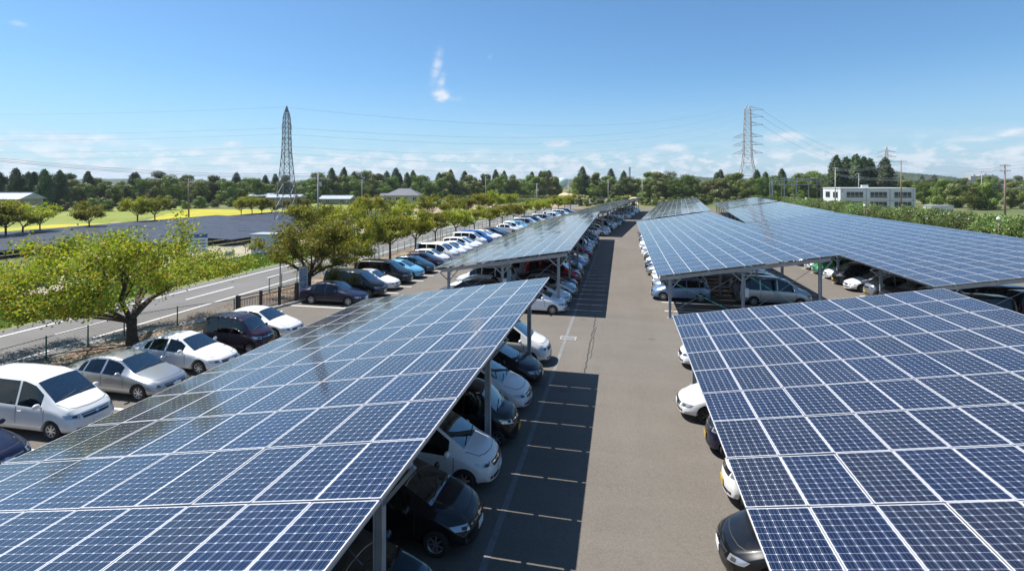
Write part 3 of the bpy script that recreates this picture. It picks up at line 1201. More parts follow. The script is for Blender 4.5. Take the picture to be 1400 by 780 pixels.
        # reject shells that fall over an edge
        for a in range(len(vs_) - 1):
            if (a + 1) % (nu + 1) and (vs_[a] - vs_[a + 1]).length > .6:
                return None
        fs = [(j * (nu + 1) + i, j * (nu + 1) + i + 1, (j + 1) * (nu + 1) + i + 1, (j + 1) * (nu + 1) + i) for j in range(nv) for i in range(nu)]
        mb.add(vs_, fs, 0, sm)
        return mb.build(name, mats, rt)

    zn = lerpn(P['belt'], .35)
    zt0 = lerpn(P['top'], .12)
    hz = zt0 - .08
    for sg in (1, -1):
        hb = .02 if kind in ('minivan', 'kei', 'suv') else 0
        hq = [(-.20, hz - .10 - hb), (.17, hz - .05 - hb), (.26, hz + .05), (-.17, hz + .02)]
        patch('headlight', hq, 'hl' if sg > 0 else 'hr', M_hl, .007)
        patch('lamp_reflector', [(-.12, hz - .07), (.0, hz - .06), (.0, hz + .0), (-.12, hz - .01)], 'hl' if sg > 0 else 'hr', M_plast, .010, 3, 3)
        patch('fog_lamp', [(sg * hw * .56, .30), (sg * hw * .70, .31), (sg * hw * .70, .38), (sg * hw * .56, .37)], 'f', M_plast, nu=3, nv=3)
        tz = lerpn(P['belt'], L - .4)
        if kind in ('minivan', 'kei', 'mpv', 'suv'):
            patch('tail_light', [(sg * hw * .72, tz - .18), (sg * hw * .84, tz - .18), (sg * hw * .80, tz + .12), (sg * hw * .72, tz + .12)], 'r', M_tl)
        else:
            patch('tail_light', [(sg * hw * .58, tz - .16), (sg * hw * .88, tz - .16), (sg * hw * .86, tz - .02), (sg * hw * .62, tz - .02)], 'r', M_tl)
    gr = patch('grille', [(-hw * .48, hz - .13), (hw * .48, hz - .13), (hw * .52, hz + .0), (-hw * .52, hz + .0)], 'f', M_plast, .004)
    patch('bumper_intake', [(-hw * .5, .27), (hw * .5, .27), (hw * .56, .37), (-hw * .56, .37)], 'f', M_plast, .004)
    if gr is not None:
        t = patch('grille_bar', [(-hw * .49, hz - .055), (hw * .49, hz - .055), (hw * .5, hz - .03), (-hw * .5, hz - .03)], 'f', M_chrome, .012, 8, 1)
        if t:
            t.parent = gr
        t = patch('badge', [(-.05, hz - .075), (.05, hz - .075), (.05, hz - .005), (-.05, hz - .005)], 'f', M_chrome, .02, 3, 2)
        if t:
            t.parent = gr
    pm_ = M_platey if kind == 'kei' else M_platew
    for axn, xo in (('f', 1), ('r', 0)):
        pz = .44 if axn == 'f' else .62
        h = bvh.ray_cast(Vector((L + 1 if xo else -1, 0, pz)), Vector((-1 if xo else 1, 0, 0)))
        if h[0] is not None:
            mb = MB()
            xx = h[0].x + (.012 if xo else -.012)
            mb.box(xx - .006, xx + .006, -.165, .165, pz - .0825, pz + .0825)
            mb.build('number_plate', pm_, rt)
    # bonnet shut line
    hp = [(L - P['ws'][0] + .03, .80 * hw), (L - .75, .78 * hw), (L - .42, .70 * hw), (L - .30, .50 * hw), (L - .24, .2 * hw), (L - .23, 0)]
    hp = hp + [(x, -y) for (x, y) in hp[-2::-1]]
    top_pts = []
    for (p0, p1) in zip(hp, hp[1:]):
        for q in range(4):
            top_pts.append((p0[0] + (p1[0] - p0[0]) * q / 4, p0[1] + (p1[1] - p0[1]) * q / 4))
    mb = MB()
    vs_ = []
    for (xx, yy) in top_pts:
        for dd in (-.006, .006):
            h = bvh.ray_cast(Vector((xx + dd, yy + (dd if yy > 0 else -dd), 3)), Vector((0, 0, -1)))
            vs_.append((h[0] + Vector((0, 0, .003))) if h[0] is not None else Vector((xx, yy, .8)))
    mb.add(vs_, [(2 * q, 2 * q + 1, 2 * q + 3, 2 * q + 2) for q in range(len(top_pts) - 1)])
    mb.build('bonnet_seam', M_seam, rt)
    # cabin: dark lining, dashboard, seats, steering wheel
    ws0, ws1 = P['ws']
    bz = lerpn(P['belt'], ws1)
    mb = MB()
    mb.box(L - P['rear'][0] - .1, L - ws0 - .35, -hw * .86, hw * .86, .30, bz - .36)
    mb.build('cabin_floor', M_inner, rt)
    mb = MB()
    mb.box(L - ws0 - .62, L - ws0 - .12, -hw * .80, hw * .80, bz - .30, bz - .10)
    mb.build('dashboard', M_inner, rt)
    sm_ = M_seatb if kind in ('sedan', 'kei', 'mpv') else M_seat
    rows = [ws1 + .28, ws1 + 1.15] + ([ws1 + 1.95] if kind in ('minivan', 'mpv') else [])
    hh_ = lerpn(P['top'], ws1 + .5)
    for xr in rows:
        for sg in (1, -1):
            mb = MB()
            x0 = L - xr
            yc = sg * hw * .42
            ztp = min(hh_ - .34, bz + .22)
            mb.box(x0 - .06, x0 + .44, yc - .23, yc + .23, bz - .48, bz - .34)
            M_ = Matrix.Translation((x0, yc, bz - .4)) @ Matrix.Rotation(R(-14), 4, 'Y')
            mb.box(-.06, .06, -.22, .22, 0, ztp - bz + .36, 0, M_)
            mb.box(-.05, .05, -.11, .11, ztp - bz + .38, ztp - bz + .53, 0, M_)
            mb.build('seat', sm_, rt)
    mb = MB()
    cx, cy, cz = L - ws0 - .72, -hw * .42, bz - .10
    ring = [(cx - .09 * math.sin(a), cy + .18 * math.cos(a), cz + .16 * math.sin(a)) for a in [2 * math.pi * k / 14 for k in range(15)]]
    mb.tube(ring, .016, 5)
    mb.build('steering_wheel', M_plast, rt)
    # seams and handles on both flanks
    sd = P['sides']
    for axn, sg in (('l', 1), ('r_', -1)):
        ax_ = 'l' if sg > 0 else 's'
        seams = [L - sd[0][0] + .16, L - (sd[0][1] + .04), L - (sd[1][1] + .04 if len(sd) > 1 else sd[0][1] + .9)]
        mbs = MB()
        for xx in seams:
            zb0 = P['gl'] + .16
            ztp = lerpn(P['belt'], L - xx) - .02
            vs_ = []
            okk = True
            for q in range(9):
                z = zb0 + (ztp - zb0) * q / 8
                for dx in (-.009, .009):
                    h = bvh.ray_cast(Vector((xx + dx, sg * 3, z)), Vector((0, -sg, 0)))
                    if h[0] is None:
                        okk = False
                        break
                    vs_.append(h[0] + Vector((0, sg * .002, 0)))
                if not okk:
                    break
            if okk:
                mbs.add(vs_, [(2 * q, 2 * q + 1, 2 * q + 3, 2 * q + 2) for q in range(8)])
        if mbs.v:
            mbs.build('door_seam', M_seam, rt)
        for xx in (seams[1] + .16, seams[2] + .16):
            z = lerpn(P['belt'], L - xx) - .16
            h = bvh.ray_cast(Vector((xx, sg * 3, z)), Vector((0, -sg, 0)))
            if h[0] is not None:
                mb = MB()
                yy = h[0].y
                mb.box(xx - .08, xx + .08, min(yy, yy + sg * .028), max(yy, yy + sg * .028), z - .014, z + .014)
                hd = mb.build('door_handle', [PAINT['white']], rt)
        # mirror
        xm = L - sd[0][0] + .02
        zm = lerpn(P['belt'], sd[0][0]) + .07
        h = bvh.ray_cast(Vector((xm, sg * 3, zm - .08)), Vector((0, -sg, 0)))
        ym = abs(h[0].y) if h[0] is not None else hw * .95
        mb = MB()
        mb.sphere((xm, sg * (ym + .13), zm + .04), .115, 12, 8, 0, .72)
        for i_ in range(len(mb.v)):
            p = mb.v[i_]
            mb.v[i_] = (xm + (p[0] - xm) * .62, p[1], p[2])
        mb.bar((xm, sg * (ym - .02), zm - .04), (xm, sg * (ym + .09), zm), .05, .04)
        mb.build('wing_mirror', [PAINT['white']], rt)
    tm, rmsh = wheel_meshes(R_, kind in ('mpv', 'fastback'))
    for ax in P['ax']:
        for sg in (1, -1):
            o = mesh_obj('wheel', tm, rt)
            o.location = (L - ax, sg * (hw - .125), R_)
            o.rotation_euler = (0, random.uniform(0, 6), 0 if sg > 0 else math.pi)
            mesh_obj('rim', rmsh, o)
    # wipers
    mb = MB()
    for yy in (.1, -.45):
        a = bvh.ray_cast(Vector((L - P['ws'][0] - .03, yy, 3)), Vector((0, 0, -1)))[0]
        c_ = bvh.ray_cast(Vector((L - P['ws'][0] - .12, yy + .5, 3)), Vector((0, 0, -1)))[0]
        if a is not None and c_ is not None:
            mb.bar(a + Vector((0, 0, .02)), c_ + Vector((0, 0, .02)), .018)
    if mb.v:
        mb.build('wiper', M_plast, rt)
    return rt


PROTO = {k: make_car(k) for k in CT}
register(None)
PKIDS = {k: list(KIDS[rt.name]) for k, rt in PROTO.items()}
for k, rt in PROTO.items():
    rt.location = (0, -80, 0)
USED = set()
PAINTED = ('body', 'door_handle', 'wing_mirror')
TINY = ('door_seam', 'bonnet_seam', 'seat', 'dashboard', 'steering_wheel', 'lamp_reflector', 'door_handle', 'wiper', 'fog_lamp', 'bumper_intake', 'grille_bar', 'badge', 'tail_light', 'rim')


def place_car(kind, colour, u, v, facing, label, group, bent_=False, detail=True, skew=0.0):
    """u, v = middle of the front bumper; facing +1 = nose towards +X"""
    P = CT[kind]
    src = PROTO[kind]
    X, Y = far(u, v) if bent_ else (u, v)
    rz = (0 if facing > 0 else math.pi) + (BA if bent_ else 0) + skew
    if kind in USED:
        rt = src.copy()
        C.objects.link(rt)
        kids = []
        for ch in PKIDS[kind]:
            base = ch.name.split('.')[0]
            if not detail and base in TINY:
                continue
            c = ch.copy()
            C.objects.link(c)
            c.parent = rt
            kids.append(c)
            if detail:
                for gg in KIDS.get(ch.name, []):
                    d = gg.copy()
                    C.objects.link(d)
                    d.parent = c
    else:
        USED.add(kind)
        rt = src
        kids = PKIDS[kind]
    for c in kids:
        if c.name.split('.')[0] in PAINTED:
            c.material_slots[0].link = 'OBJECT'
            c.material_slots[0].material = PAINT[colour]
    c, s = math.cos(rz), math.sin(rz)
    rt.location = (X - c * P['L'], Y - s * P['L'], .018)
    rt.rotation_euler = (0, 0, rz)
    rt.name = CT[kind]['word'].replace(' ', '_').replace('-', '_')
    tag(rt, label, 'car', group)
    return rt


def car_row(cars, u, vs_, facing, where, group, bent_=False, start=1, line=None, detail_to=60, jitter=.25):
    for i, (spec, v) in enumerate(zip(cars, vs_)):
        kind, colour = spec
        uu = (u[i] if isinstance(u, list) else u) + random.uniform(-jitter, jitter) * facing - facing * 0.0
        lab = f"{colour} {CT[kind]['word']}, {ordinal(i + start)} from camera in {where}"
        place_car(kind, colour, uu, v, facing, lab, group, bent_, detail=(v < detail_to), skew=random.uniform(-.012, .012))


KINDS = ['sedan', 'hatch', 'fastback', 'minivan', 'mpv', 'kei', 'suv', 'tall']


def rnd_cars(n, seed, whites=.5):
    r = random.Random(seed)
    out = []
    for _ in range(n):
        k = r.choices(KINDS, [3, 3, 3, 3, 3, 3, 1, 2])[0]
        if r.random() < whites:
            c = r.choice(['white', 'white', 'pearl white', 'silver'])
        else:
            c = r.choice(['black', 'navy', 'silver', 'dark teal', 'pale blue', 'grey', 'black', 'light blue', 'dark purple', 'beige', 'red'])
        out.append((k, c))
    return out


# open row beside the street fence
row1 = [('sedan', 'navy'), ('minivan', 'pearl white'), ('sedan', 'silver'), ('sedan', 'white'), ('kei', 'dark purple'), ('sedan', 'pearl white')]
v1 = [11.2, 13.95, 17.0, 19.75, 22.35, 24.75]
row1b = [('sedan', 'navy'), ('minivan', 'black'), ('sedan', 'white'), ('minivan', 'black'), ('hatch', 'light blue'), ('hatch', 'dark teal'), ('hatch', 'dark purple'),
         ('hatch', 'white'), ('minivan', 'pearl white'), ('mpv', 'white'), ('hatch', 'white'), ('mpv', 'white'), ('fastback', 'white'), ('minivan', 'pearl white'), ('minivan', 'blue'), ('mpv', 'white'),
         ('sedan', 'white'), ('hatch', 'navy'), ('sedan', 'dark teal')]
v1b = [32.35 + 2.5 * i for i in range(len(row1b))]
car_row(row1 + row1b, -16.75, v1 + v1b, 1, 'open row beside street fence', 'cars parked in the open row beside the street fence', jitter=.15)
row1c = rnd_cars(6, 3, .7) + [('minivan', 'navy')] + rnd_cars(5, 31, .6) + [('kei', 'white'), ('minivan', 'pearl white'), ('suv', 'black'), ('hatch', 'black')] + rnd_cars(3, 9) + [('hatch', 'blue'), ('sedan', 'white')]
car_row(row1c, -16.4, [82.0 + 2.55 * i for i in range(len(row1c))], 1, 'far bent end of open row', 'cars parked in the far open row after the bend', True, detail_to=0)
for v in [9.9, 12.55, 15.5, 18.4, 21.1, 23.6, 26.0] + [31.0 + 2.5 * i for i in range(20)] + [80.7 + 2.55 * i for i in range(22)]:
    stall_line(-21.6, -16.2, v)
# under the left canopies, noses to the aisle
row2 = [('hatch', 'dark teal'), ('hatch', 'black'), ('tall', 'pearl white'), ('kei', 'black'), ('mpv', 'white'), ('hatch', 'black'), ('minivan', 'pearl white')]
car_row(row2, -3.25, [8.9, 11.55, 14.0, 16.3, 18.75, 21.1, 23.75], 1, 'aisle row under first left canopy', 'cars nosing to the aisle under the first left canopy', jitter=.1)
row3 = [('hatch', 'white'), ('fastback', 'white'), ('hatch', 'silver'), ('sedan', 'black'), ('minivan', 'red'), ('suv', 'black'), ('mpv', 'silver'), ('hatch', 'pale blue'), ('hatch', 'white'), ('sedan', 'grey')] + rnd_cars(8, 21, .6)
car_row(row3, -3.2, [32.9 + 2.46 * i for i in range(18)], 1, 'aisle row under second left canopy', 'cars nosing to the aisle under the second left canopy')
row3b = [('suv', 'dark brown'), ('hatch', 'white'), ('minivan', 'pearl white')] + rnd_cars(15, 22, .5)
car_row(row3b, -12.4, [33.9 + 2.46 * i for i in range(18)], -1, 'outer row under second left canopy', 'cars facing the open row under the second left canopy', detail_to=45)
row4 = rnd_cars(12, 41, .65)
car_row(row4, -2.5, [82.3 + 2.6 * i for i in range(12)], 1, 'aisle row under third left canopy', 'cars nosing to the aisle under the third left canopy', True, detail_to=0)
row5 = rnd_cars(12, 42, .6)
car_row(row5, -2.5, [121.0 + 2.7 * i for i in range(12)], 1, 'aisle row under farthest left canopy', 'cars nosing to the aisle under the farthest left canopy', True, detail_to=0)
# right of the aisle, noses to the aisle
row6 = [('fastback', 'black'), ('kei', 'white'), ('kei', 'navy'), ('fastback', 'white'), ('kei', 'dark teal'), ('hatch', 'white')]
car_row(row6, [2.05, 2.6, 2.55, 1.95, 3.0, 2.55], [11.9, 14.5, 17.0, 19.4, 22.0, 24.6], -1, 'aisle row under first right canopy', 'cars nosing to the aisle under the first right canopy', jitter=.0)
row7 = [('hatch', 'pale blue'), ('hatch', 'silver'), ('hatch', 'white'), ('hatch', 'white'), ('fastback', 'silver'), ('hatch', 'navy'), ('hatch', 'white'), ('kei', 'grey'), ('fastback', 'white')] + rnd_cars(8, 77, .75)
car_row(row7, 2.3, [38.3 + 2.45 * i for i in range(16)], -1, 'aisle row under second right canopy', 'cars nosing to the aisle under the second right canopy')
row7b = [('minivan', 'silver'), ('mpv', 'silver'), ('hatch', 'white'), ('fastback', 'silver')] + rnd_cars(8, 78, .6)
car_row(row7b, 12.35, [38.1 + 2.5 * i for i in range(12)], 1, 'back row under second right canopy', 'cars facing right under the second right canopy', detail_to=50)
row8 = rnd_cars(13, 81, .7)
car_row(row8, 2.2, [84 + 2.6 * i for i in range(13)], -1, 'aisle row under third right canopy', 'cars nosing to the aisle under the third right canopy', True, detail_to=0)
# third column
row9 = [('minivan', 'black'), ('kei', 'grey'), ('suv', 'black'), ('kei', 'silver'), ('sedan', 'white'), ('kei', 'black'), ('sedan', 'white'), ('hatch', 'bright green')] + rnd_cars(6, 91, .6)
car_row(row9, 16.9, [34.3 + 2.48 * i for i in range(14)], -1, 'left-facing row under hedge canopy', 'cars under the wide canopy beside the hedge', detail_to=60)
row9b = [('sedan', 'red'), ('minivan', 'black'), ('mpv', 'black'), ('sedan', 'black')]
car_row(row9b, 27.2, [33.6 + 2.5 * i for i in range(4)], 1, 'right-facing row under hedge canopy', 'cars facing right under the canopy beside the hedge')
row9c = rnd_cars(10, 95, .8)
car_row(row9c, 17.2, [81.5 + 2.6 * i for i in range(10)], -1, 'third-column row after the bend', 'cars of the third column after the bend', True, detail_to=0)
for v in [34.6 + 2.5 * i for i in range(18)]:
    stall_line(2.7, 6.6, v)
    stall_line(7.3, 12.2, v)
    stall_line(16.9, 21.5, v)
for v in [34.16 + 2.46 * i for i in range(18)]:
    stall_line(-8.2, -3.4, v)
struct(stall_mb.build('stall_line', M_paint))


# grate in the gutter
mb = MB()
gx, gy = -2.75, 27.45
mb.box(gx - .42, gx + .42, gy - .30, gy - .24, .02, .034)
mb.box(gx - .42, gx + .42, gy + .24, gy + .30, .02, .034)
mb.box(gx - .42, gx - .36, gy - .24, gy + .24, .02, .034)
mb.box(gx + .36, gx + .42, gy - .24, gy + .24, .02, .034)
gt = empty('drain_grate', (0, 0, 0))
tag(gt, 'pale framed drain grate set in the gutter between the two left canopies', 'drain grate')
mb.build('rim_frame', M_conc, gt)
mb = MB()
for k in range(11):
    mb.box(gx - .34 + k * .065, gx - .31 + k * .065, gy - .24, gy + .24, .02, .03)
mb.build('grid', M_steel, gt)


# ------------------------------------------------------------------ foliage meshes
def leaf_mesh(name, pts, nrm, size, mat, aspect=1.0, flat=.5):
    """one small quad per leaf (or leaf spray); pts (N,3), nrm (N,3) preferred facing"""
    N = len(pts)
    r = rng.normal(size=(N, 3))
    r /= np.linalg.norm(r, axis=1)[:, None]
    n = nrm * flat + r * (1 - flat)
    n /= np.linalg.norm(n, axis=1)[:, None] + 1e-9
    t = rng.normal(size=(N, 3))
    u = np.cross(n, t)
    u /= np.linalg.norm(u, axis=1)[:, None] + 1e-9
    w = np.cross(n, u)
    s = (size * rng.uniform(.6, 1.35, N))[:, None]
    a, b_ = u * s * .5, w * s * .5 * aspect
    V = np.empty((N, 4, 3))
    V[:, 0] = pts - a - b_ * .35
    V[:, 1] = pts + a * .15 - b_
    V[:, 2] = pts + a + b_ * .25
    V[:, 3] = pts - a * .2 + b_
    me = bpy.data.meshes.new(name)
    me.vertices.add(4 * N)
    me.vertices.foreach_set('co', V.reshape(-1))
    me.loops.add(4 * N)
    me.loops.foreach_set('vertex_index', np.arange(4 * N, dtype=np.int32))
    me.polygons.add(N)
    me.polygons.foreach_set('loop_start', np.arange(0, 4 * N, 4, dtype=np.int32))
    me.update(calc_edges=True)
    me.materials.append(mat)
    return me


def cherry(seed, width, height, trunk_h, n_leaf, size=.15, rad=.2, nlimb=6, shift=0.0):
    r = random.Random(seed)
    mb = MB()
    tips = []

    def grow(p, d, ln, ra, lv):
        n = 4
        pts_, rr = [p], [ra]
        q = Vector(p)
        dd = Vector(d)
        for k in range(n):
            dd = (dd + Vector((r.uniform(-.2, .2), r.uniform(-.2, .2), r.uniform(-.12, .16)))).normalized()
            q = q + dd * ln / n
            pts_.append(q.copy())
            rr.append(ra * (1 - .45 * (k + 1) / n))
            if lv >= 1:
                tips.append((q.copy(), .30 + .1 * (3 - lv)))
        mb.tube(pts_, rr, 7 if lv < 2 else 4, cap=False)
        if lv < 3:
            m_ = r.choice([3, 4]) if lv < 2 else 3
            for k in range(m_):
                t = r.uniform(.35, 1.0) if k else 1.0
                j = min(n, max(1, int(round(t * n))))
                az_ = r.uniform(0, 6.28)
                side = Vector((math.cos(az_), math.sin(az_), r.uniform(-.15, .45)))
                nd = (dd * .75 + side * .8).normalized()
                if nd.z < -.15:
                    nd.z = -.1
                grow(pts_[j], nd, ln * r.uniform(.5, .72), rr[j] * .62, lv + 1)
    th = trunk_h
    lean = Vector((r.uniform(-.12, .12), r.uniform(-.12, .12), 0))
    tp = [Vector((0, 0, -.05)), Vector((0, 0, th * .3)) + lean * .3, Vector((0, 0, th * .7)) + lean * .7, Vector((0, 0, th)) + lean]
    mb.tube(tp, [rad * 1.35, rad * 1.05, rad * .95, rad * 1.0], 10, cap=False)
    R0 = width / 2
    for k in range(nlimb):
        a = 2 * math.pi * k / nlimb + r.uniform(-.35, .35)
        up = r.uniform(.35, .75) if k % 3 else r.uniform(.9, 1.3)
        d = Vector((math.cos(a), math.sin(a), up)).normalized()
        grow(tp[-1] - Vector((0, 0, r.uniform(0, .25))), d, R0 * .52, rad * .55, 0)
    P_ = np.array([tuple(t[0]) for t in tips])
    # fit to width and height
    ext = max(np.percentile(np.hypot(P_[:, 0], P_[:, 1]), 97), .1)
    sx = (R0 - .2) / ext
    zt = np.percentile(P_[:, 2], 98)
    sz = (height - .35 - th) / max(zt - th, .1)
    P_[:, 0] *= sx
    P_[:, 1] *= sx
    P_[:, 0] += shift * np.clip(P_[:, 2] - th, 0, 1)
    P_[:, 2] = th + (P_[:, 2] - th) * sz
    for i in range(len(mb.v)):
        x_, y_, z_ = mb.v[i]
        if z_ > th:
            mb.v[i] = (x_ * sx + shift * min(1, max(0, z_ - th)), y_ * sx, th + (z_ - th) * sz)
    idx_ = rng.integers(0, len(P_), n_leaf)
    spread = .25 * (width / 8) ** .4
    off = rng.normal(size=(n_leaf, 3)) * np.array([spread, spread, spread * .55])
    pts_ = P_[idx_] + off
    pts_[:, 2] = np.maximum(pts_[:, 2], th * .75)
    nrm = np.tile(np.array([[0, 0, 1.0]]), (n_leaf, 1))
    return mb.mesh('trunk', [M_bark]), leaf_mesh('crown', pts_, nrm, size, M_leafc, .7, .35)


CH_BIG = cherry(3, 13.4, 5.9, 1.25, 50000, .125, .24, 7, shift=-.9)
CH_MED = [cherry(5, 7.6, 5.5, 1.4, 17000, .145, .17, 6), cherry(8, 7.2, 5.8, 1.5, 16000, .15, .16, 6)]
CH_SM = [cherry(11, 5.2, 4.6, 1.8, 6500, .18, .10, 5), cherry(12, 4.8, 4.3, 1.7, 5500, .18, .09, 5), cherry(14, 5.8, 4.9, 1.6, 6500, .19, .10, 5), cherry(17, 4.4, 5.0, 1.9, 5500, .18, .09, 4)]


def tree(name, meshes, x, y, scale, label, cat, group, rz=None, sz=None):
    rt = empty(name, (x, y, 0), random.uniform(0, 6.28) if rz is None else rz)
    rt.scale = (scale, scale, scale * (sz or 1))
    mesh_obj('trunk', meshes[0], rt)
    mesh_obj('crown', meshes[1], rt)
    if label:
        tag(rt, label, cat, group)
    return rt


GCH = 'cherry trees along the car park fence'
tree('cherry_tree', CH_BIG, -24.4, 21.95, 1.0, 'broad cherry tree with thick forked trunk on the leaf-strewn strip, nearest the camera', 'tree', GCH, rz=0.2)
spec = [(-22.9, 34.9, CH_MED[0], 1.0), (-24.1, 44.2, CH_MED[1], 1.0), (-23.6, 50.4, CH_SM[0], 1.12), (-23.6, 57.2, CH_SM[2], 1.05), (-24.2, 65.5, CH_SM[1], 1.05),
        (-23.8, 73, CH_SM[0], .98), (-24, 81, CH_SM[2], .9), (-24, 88, CH_SM[1], .95), (-24, 95, CH_SM[0], .9), (-24, 102, CH_SM[1], .95), (-24, 110, CH_SM[2], .9), (-24, 119, CH_SM[0], .9),
        (-24, 127, CH_SM[1], 1), (-24, 135, CH_SM[2], 1), (-24, 143, CH_SM[0], 1), (-24, 151, CH_SM[1], 1), (-24, 160, CH_SM[2], 1)]
for i, (u, v, ms, s_) in enumerate(spec):
    X, Y = bent(u, v)
    tree('cherry_tree', ms, X, Y, s_, f'{"large" if i < 2 else "young"} cherry tree, {ordinal(i + 2)} from the camera along the car park fence', 'tree', GCH)
i = 0
for v in [58, 67, 75, 84, 93, 101, 110, 119, 128, 137]:
    u = -37.5 + random.uniform(-1.2, 1.2)
    X, Y = bent(u, v)
    i += 1
    tree('cherry_tree', random.choice(CH_SM), X, Y, random.uniform(1.0, 1.4), f'bushy cherry tree, {ordinal(i)} from the camera on the verge across the street', 'tree', 'cherry trees on the far verge of the street')
for i, (px, py, s_) in enumerate([(-25, 334, 1.2), (8, 331, 1.2), (30, 327, 1.1), (55, 323, 1.0), (122, 317, 1.0), (188, 309, 1.15), (212, 308, 1.1), (330, 299, .95), (345, 298, 1.0), (358, 297, .95), (371, 297, .9), (398, 297, 1), (412, 296, 1)]):
    x, y = g(px, py)
    tree('cherry_tree', random.choice(CH_SM), x, y, s_ * 1.05, f'spreading cherry tree, {ordinal(i + 1)} from left before the yellow field', 'tree', 'cherry trees between the solar yard and the rice fields')


def broad(seed, w, h, n, size, mat):
    r = np.random.default_rng(seed)
    lob = []
    for k in range(34):
        a = r.uniform(0, 6.28)
        z = r.uniform(.10, .90) * h
        q = r.uniform(.1, .85) * w / 2 * (1.0 if z < .55 * h else 1.0 - (z / h - .55) * 1.7)
        lob.append((q * math.cos(a), q * math.sin(a), z, r.uniform(.09, .19) * w))
    lob.append((0, 0, h * .45, .3 * w))
    lob = np.array(lob)
    ii = r.integers(0, len(lob), n)
    d = r.normal(size=(n, 3))
    d /= np.linalg.norm(d, axis=1)[:, None]
    rad = r.uniform(.72, 1.05, n) ** .7
    rad *= 1 + .12 * np.sin(d[:, 0] * 9 + ii) * np.cos(d[:, 1] * 8)
    p = lob[ii, :3] + d * (lob[ii, 3] * rad)[:, None] * np.array([1, 1, .82])
    p += r.normal(size=(n, 3)) * .16
    p[:, 2] = np.maximum(p[:, 2], .02 * h)
    return leaf_mesh('crown', p, d, size * r.uniform(.7, 1.3), mat, .9, .72)


def conifer(seed, w, h, n, size, mat):
    r = np.random.default_rng(seed)
    t = r.uniform(0, 1, n) ** .75          # 0 top .. 1 bottom
    prof = (np.sin(np.minimum(t * 1.25, 1) * math.pi / 2)) ** .62 * w / 2 * (1 - .25 * np.maximum(t - .8, 0) / .2)
    layer = .70 + .34 * np.abs(np.sin(t * 38 + r.uniform(0, .6, n)))
    az_ = r.uniform(0, 2 * math.pi, n)
    lump = 1 + .26 * np.sin(az_ * 3 + t * 9 + seed) + .1 * np.sin(az_ * 7 + t * 23)
    q = prof * layer * lump * r.uniform(.55, 1.02, n) ** .5
    p = np.stack([q * np.cos(az_), q * np.sin(az_), h * (1 - t * .88)], 1)
    p += r.normal(size=(n, 3)) * np.array([.22, .22, .2])
    d = np.stack([np.cos(az_), np.sin(az_), np.full(n, .25)], 1)
    return leaf_mesh('crown', p, d, size, mat, .8, .65)


def trunk_mesh(h, r0):
    mb = MB()
    mb.tube([(0, 0, -.1), (.05, 0, h * .3), (0, .04, h * .7)], [r0, r0 * .8, r0 * .4], 7, cap=False)
    for k in range(5):
        a = k * 1.3
        z = h * (.2 + .09 * k)
        mb.tube([(0, 0, z), (math.cos(a) * h * .14, math.sin(a) * h * .14, z + h * .16)], [r0 * .4, r0 * .12], 5, cap=False)
    return mb.mesh('trunk', [M_bark2])


TB = [(trunk_mesh(10, .2), broad(20 + k, 8.5 + k % 2, 9.5 + (k % 3), 11000, .36, (M_leafb, M_leafb, M_leafk, M_leafb, M_leafy, M_leafb, M_leafk)[k])) for k in range(7)]
TCn = [(trunk_mesh(14, .22), conifer(40 + k, 4.6 + .5 * k, 14, 8000, .38, M_leafd)) for k in range(3)]


def wood(px0, px1, zc0, zc1, hb, n, where, group, con=.25, seedv=1, conh=None):
    r = random.Random(seedv)
    items = []
    for k in range(n):
        t = (k + r.uniform(-.4, .4)) / max(1, n - 1)
        px = px0 + (px1 - px0) * t
        row = k % 3
        zc = zc0 + (zc1 - zc0) * t + row * 8 + r.uniform(-4, 4)
        x, y = gz(px, zc)
        c_ = r.random() < con and row != 0
        h = hb * r.uniform(.68, 1.12) * (1.0, 1.05, 1.12)[row]
        items.append((px, x, y, c_, h, r))
    items.sort(key=lambda q: q[0])
    nb = nc = 0
    for (px, x, y, c_, h, r) in items:
        if c_:
            nc += 1
            hh = (conh or hb * 1.22) * r.uniform(.86, 1.08)
            tree('conifer_tree', r.choice(TCn), x, y, hh / 14, f'dark pointed conifer, {ordinal(nc)} from left in the {where}', 'tree', group + ', conifers')
        else:
            nb += 1
            ms = r.choice(TB)
            tree('broadleaf_tree', ms, x, y, h / 10.5, f'round tree, {ordinal(nb)} broadleaf from left in the {where}', 'tree', group + ', broadleaf', sz=r.uniform(.88, 1.05))


wood(-60, 430, 158, 215, 10.6, 76, 'wood behind the yellow rice fields', 'trees of the wood behind the rice fields', .2, 1, 11.5)
wood(420, 760, 235, 300, 12.5, 70, 'wood behind the farmhouse', 'trees of the wood behind the farmhouse', .42, 2, 14.8)
wood(790, 870, 285, 275, 12.5, 15, 'clump left of the tall chimney', 'trees of the clump left of the chimney', .5, 3, 17)
wood(885, 1135, 262, 225, 12.8, 44, 'wood around the tall lattice pylon', 'trees of the wood around the lattice pylon', .28, 4, 14)
wood(1130, 1420, 225, 330, 10.5, 46, 'far belt behind the white building', 'trees of the belt behind the white building', .1, 5, 12)
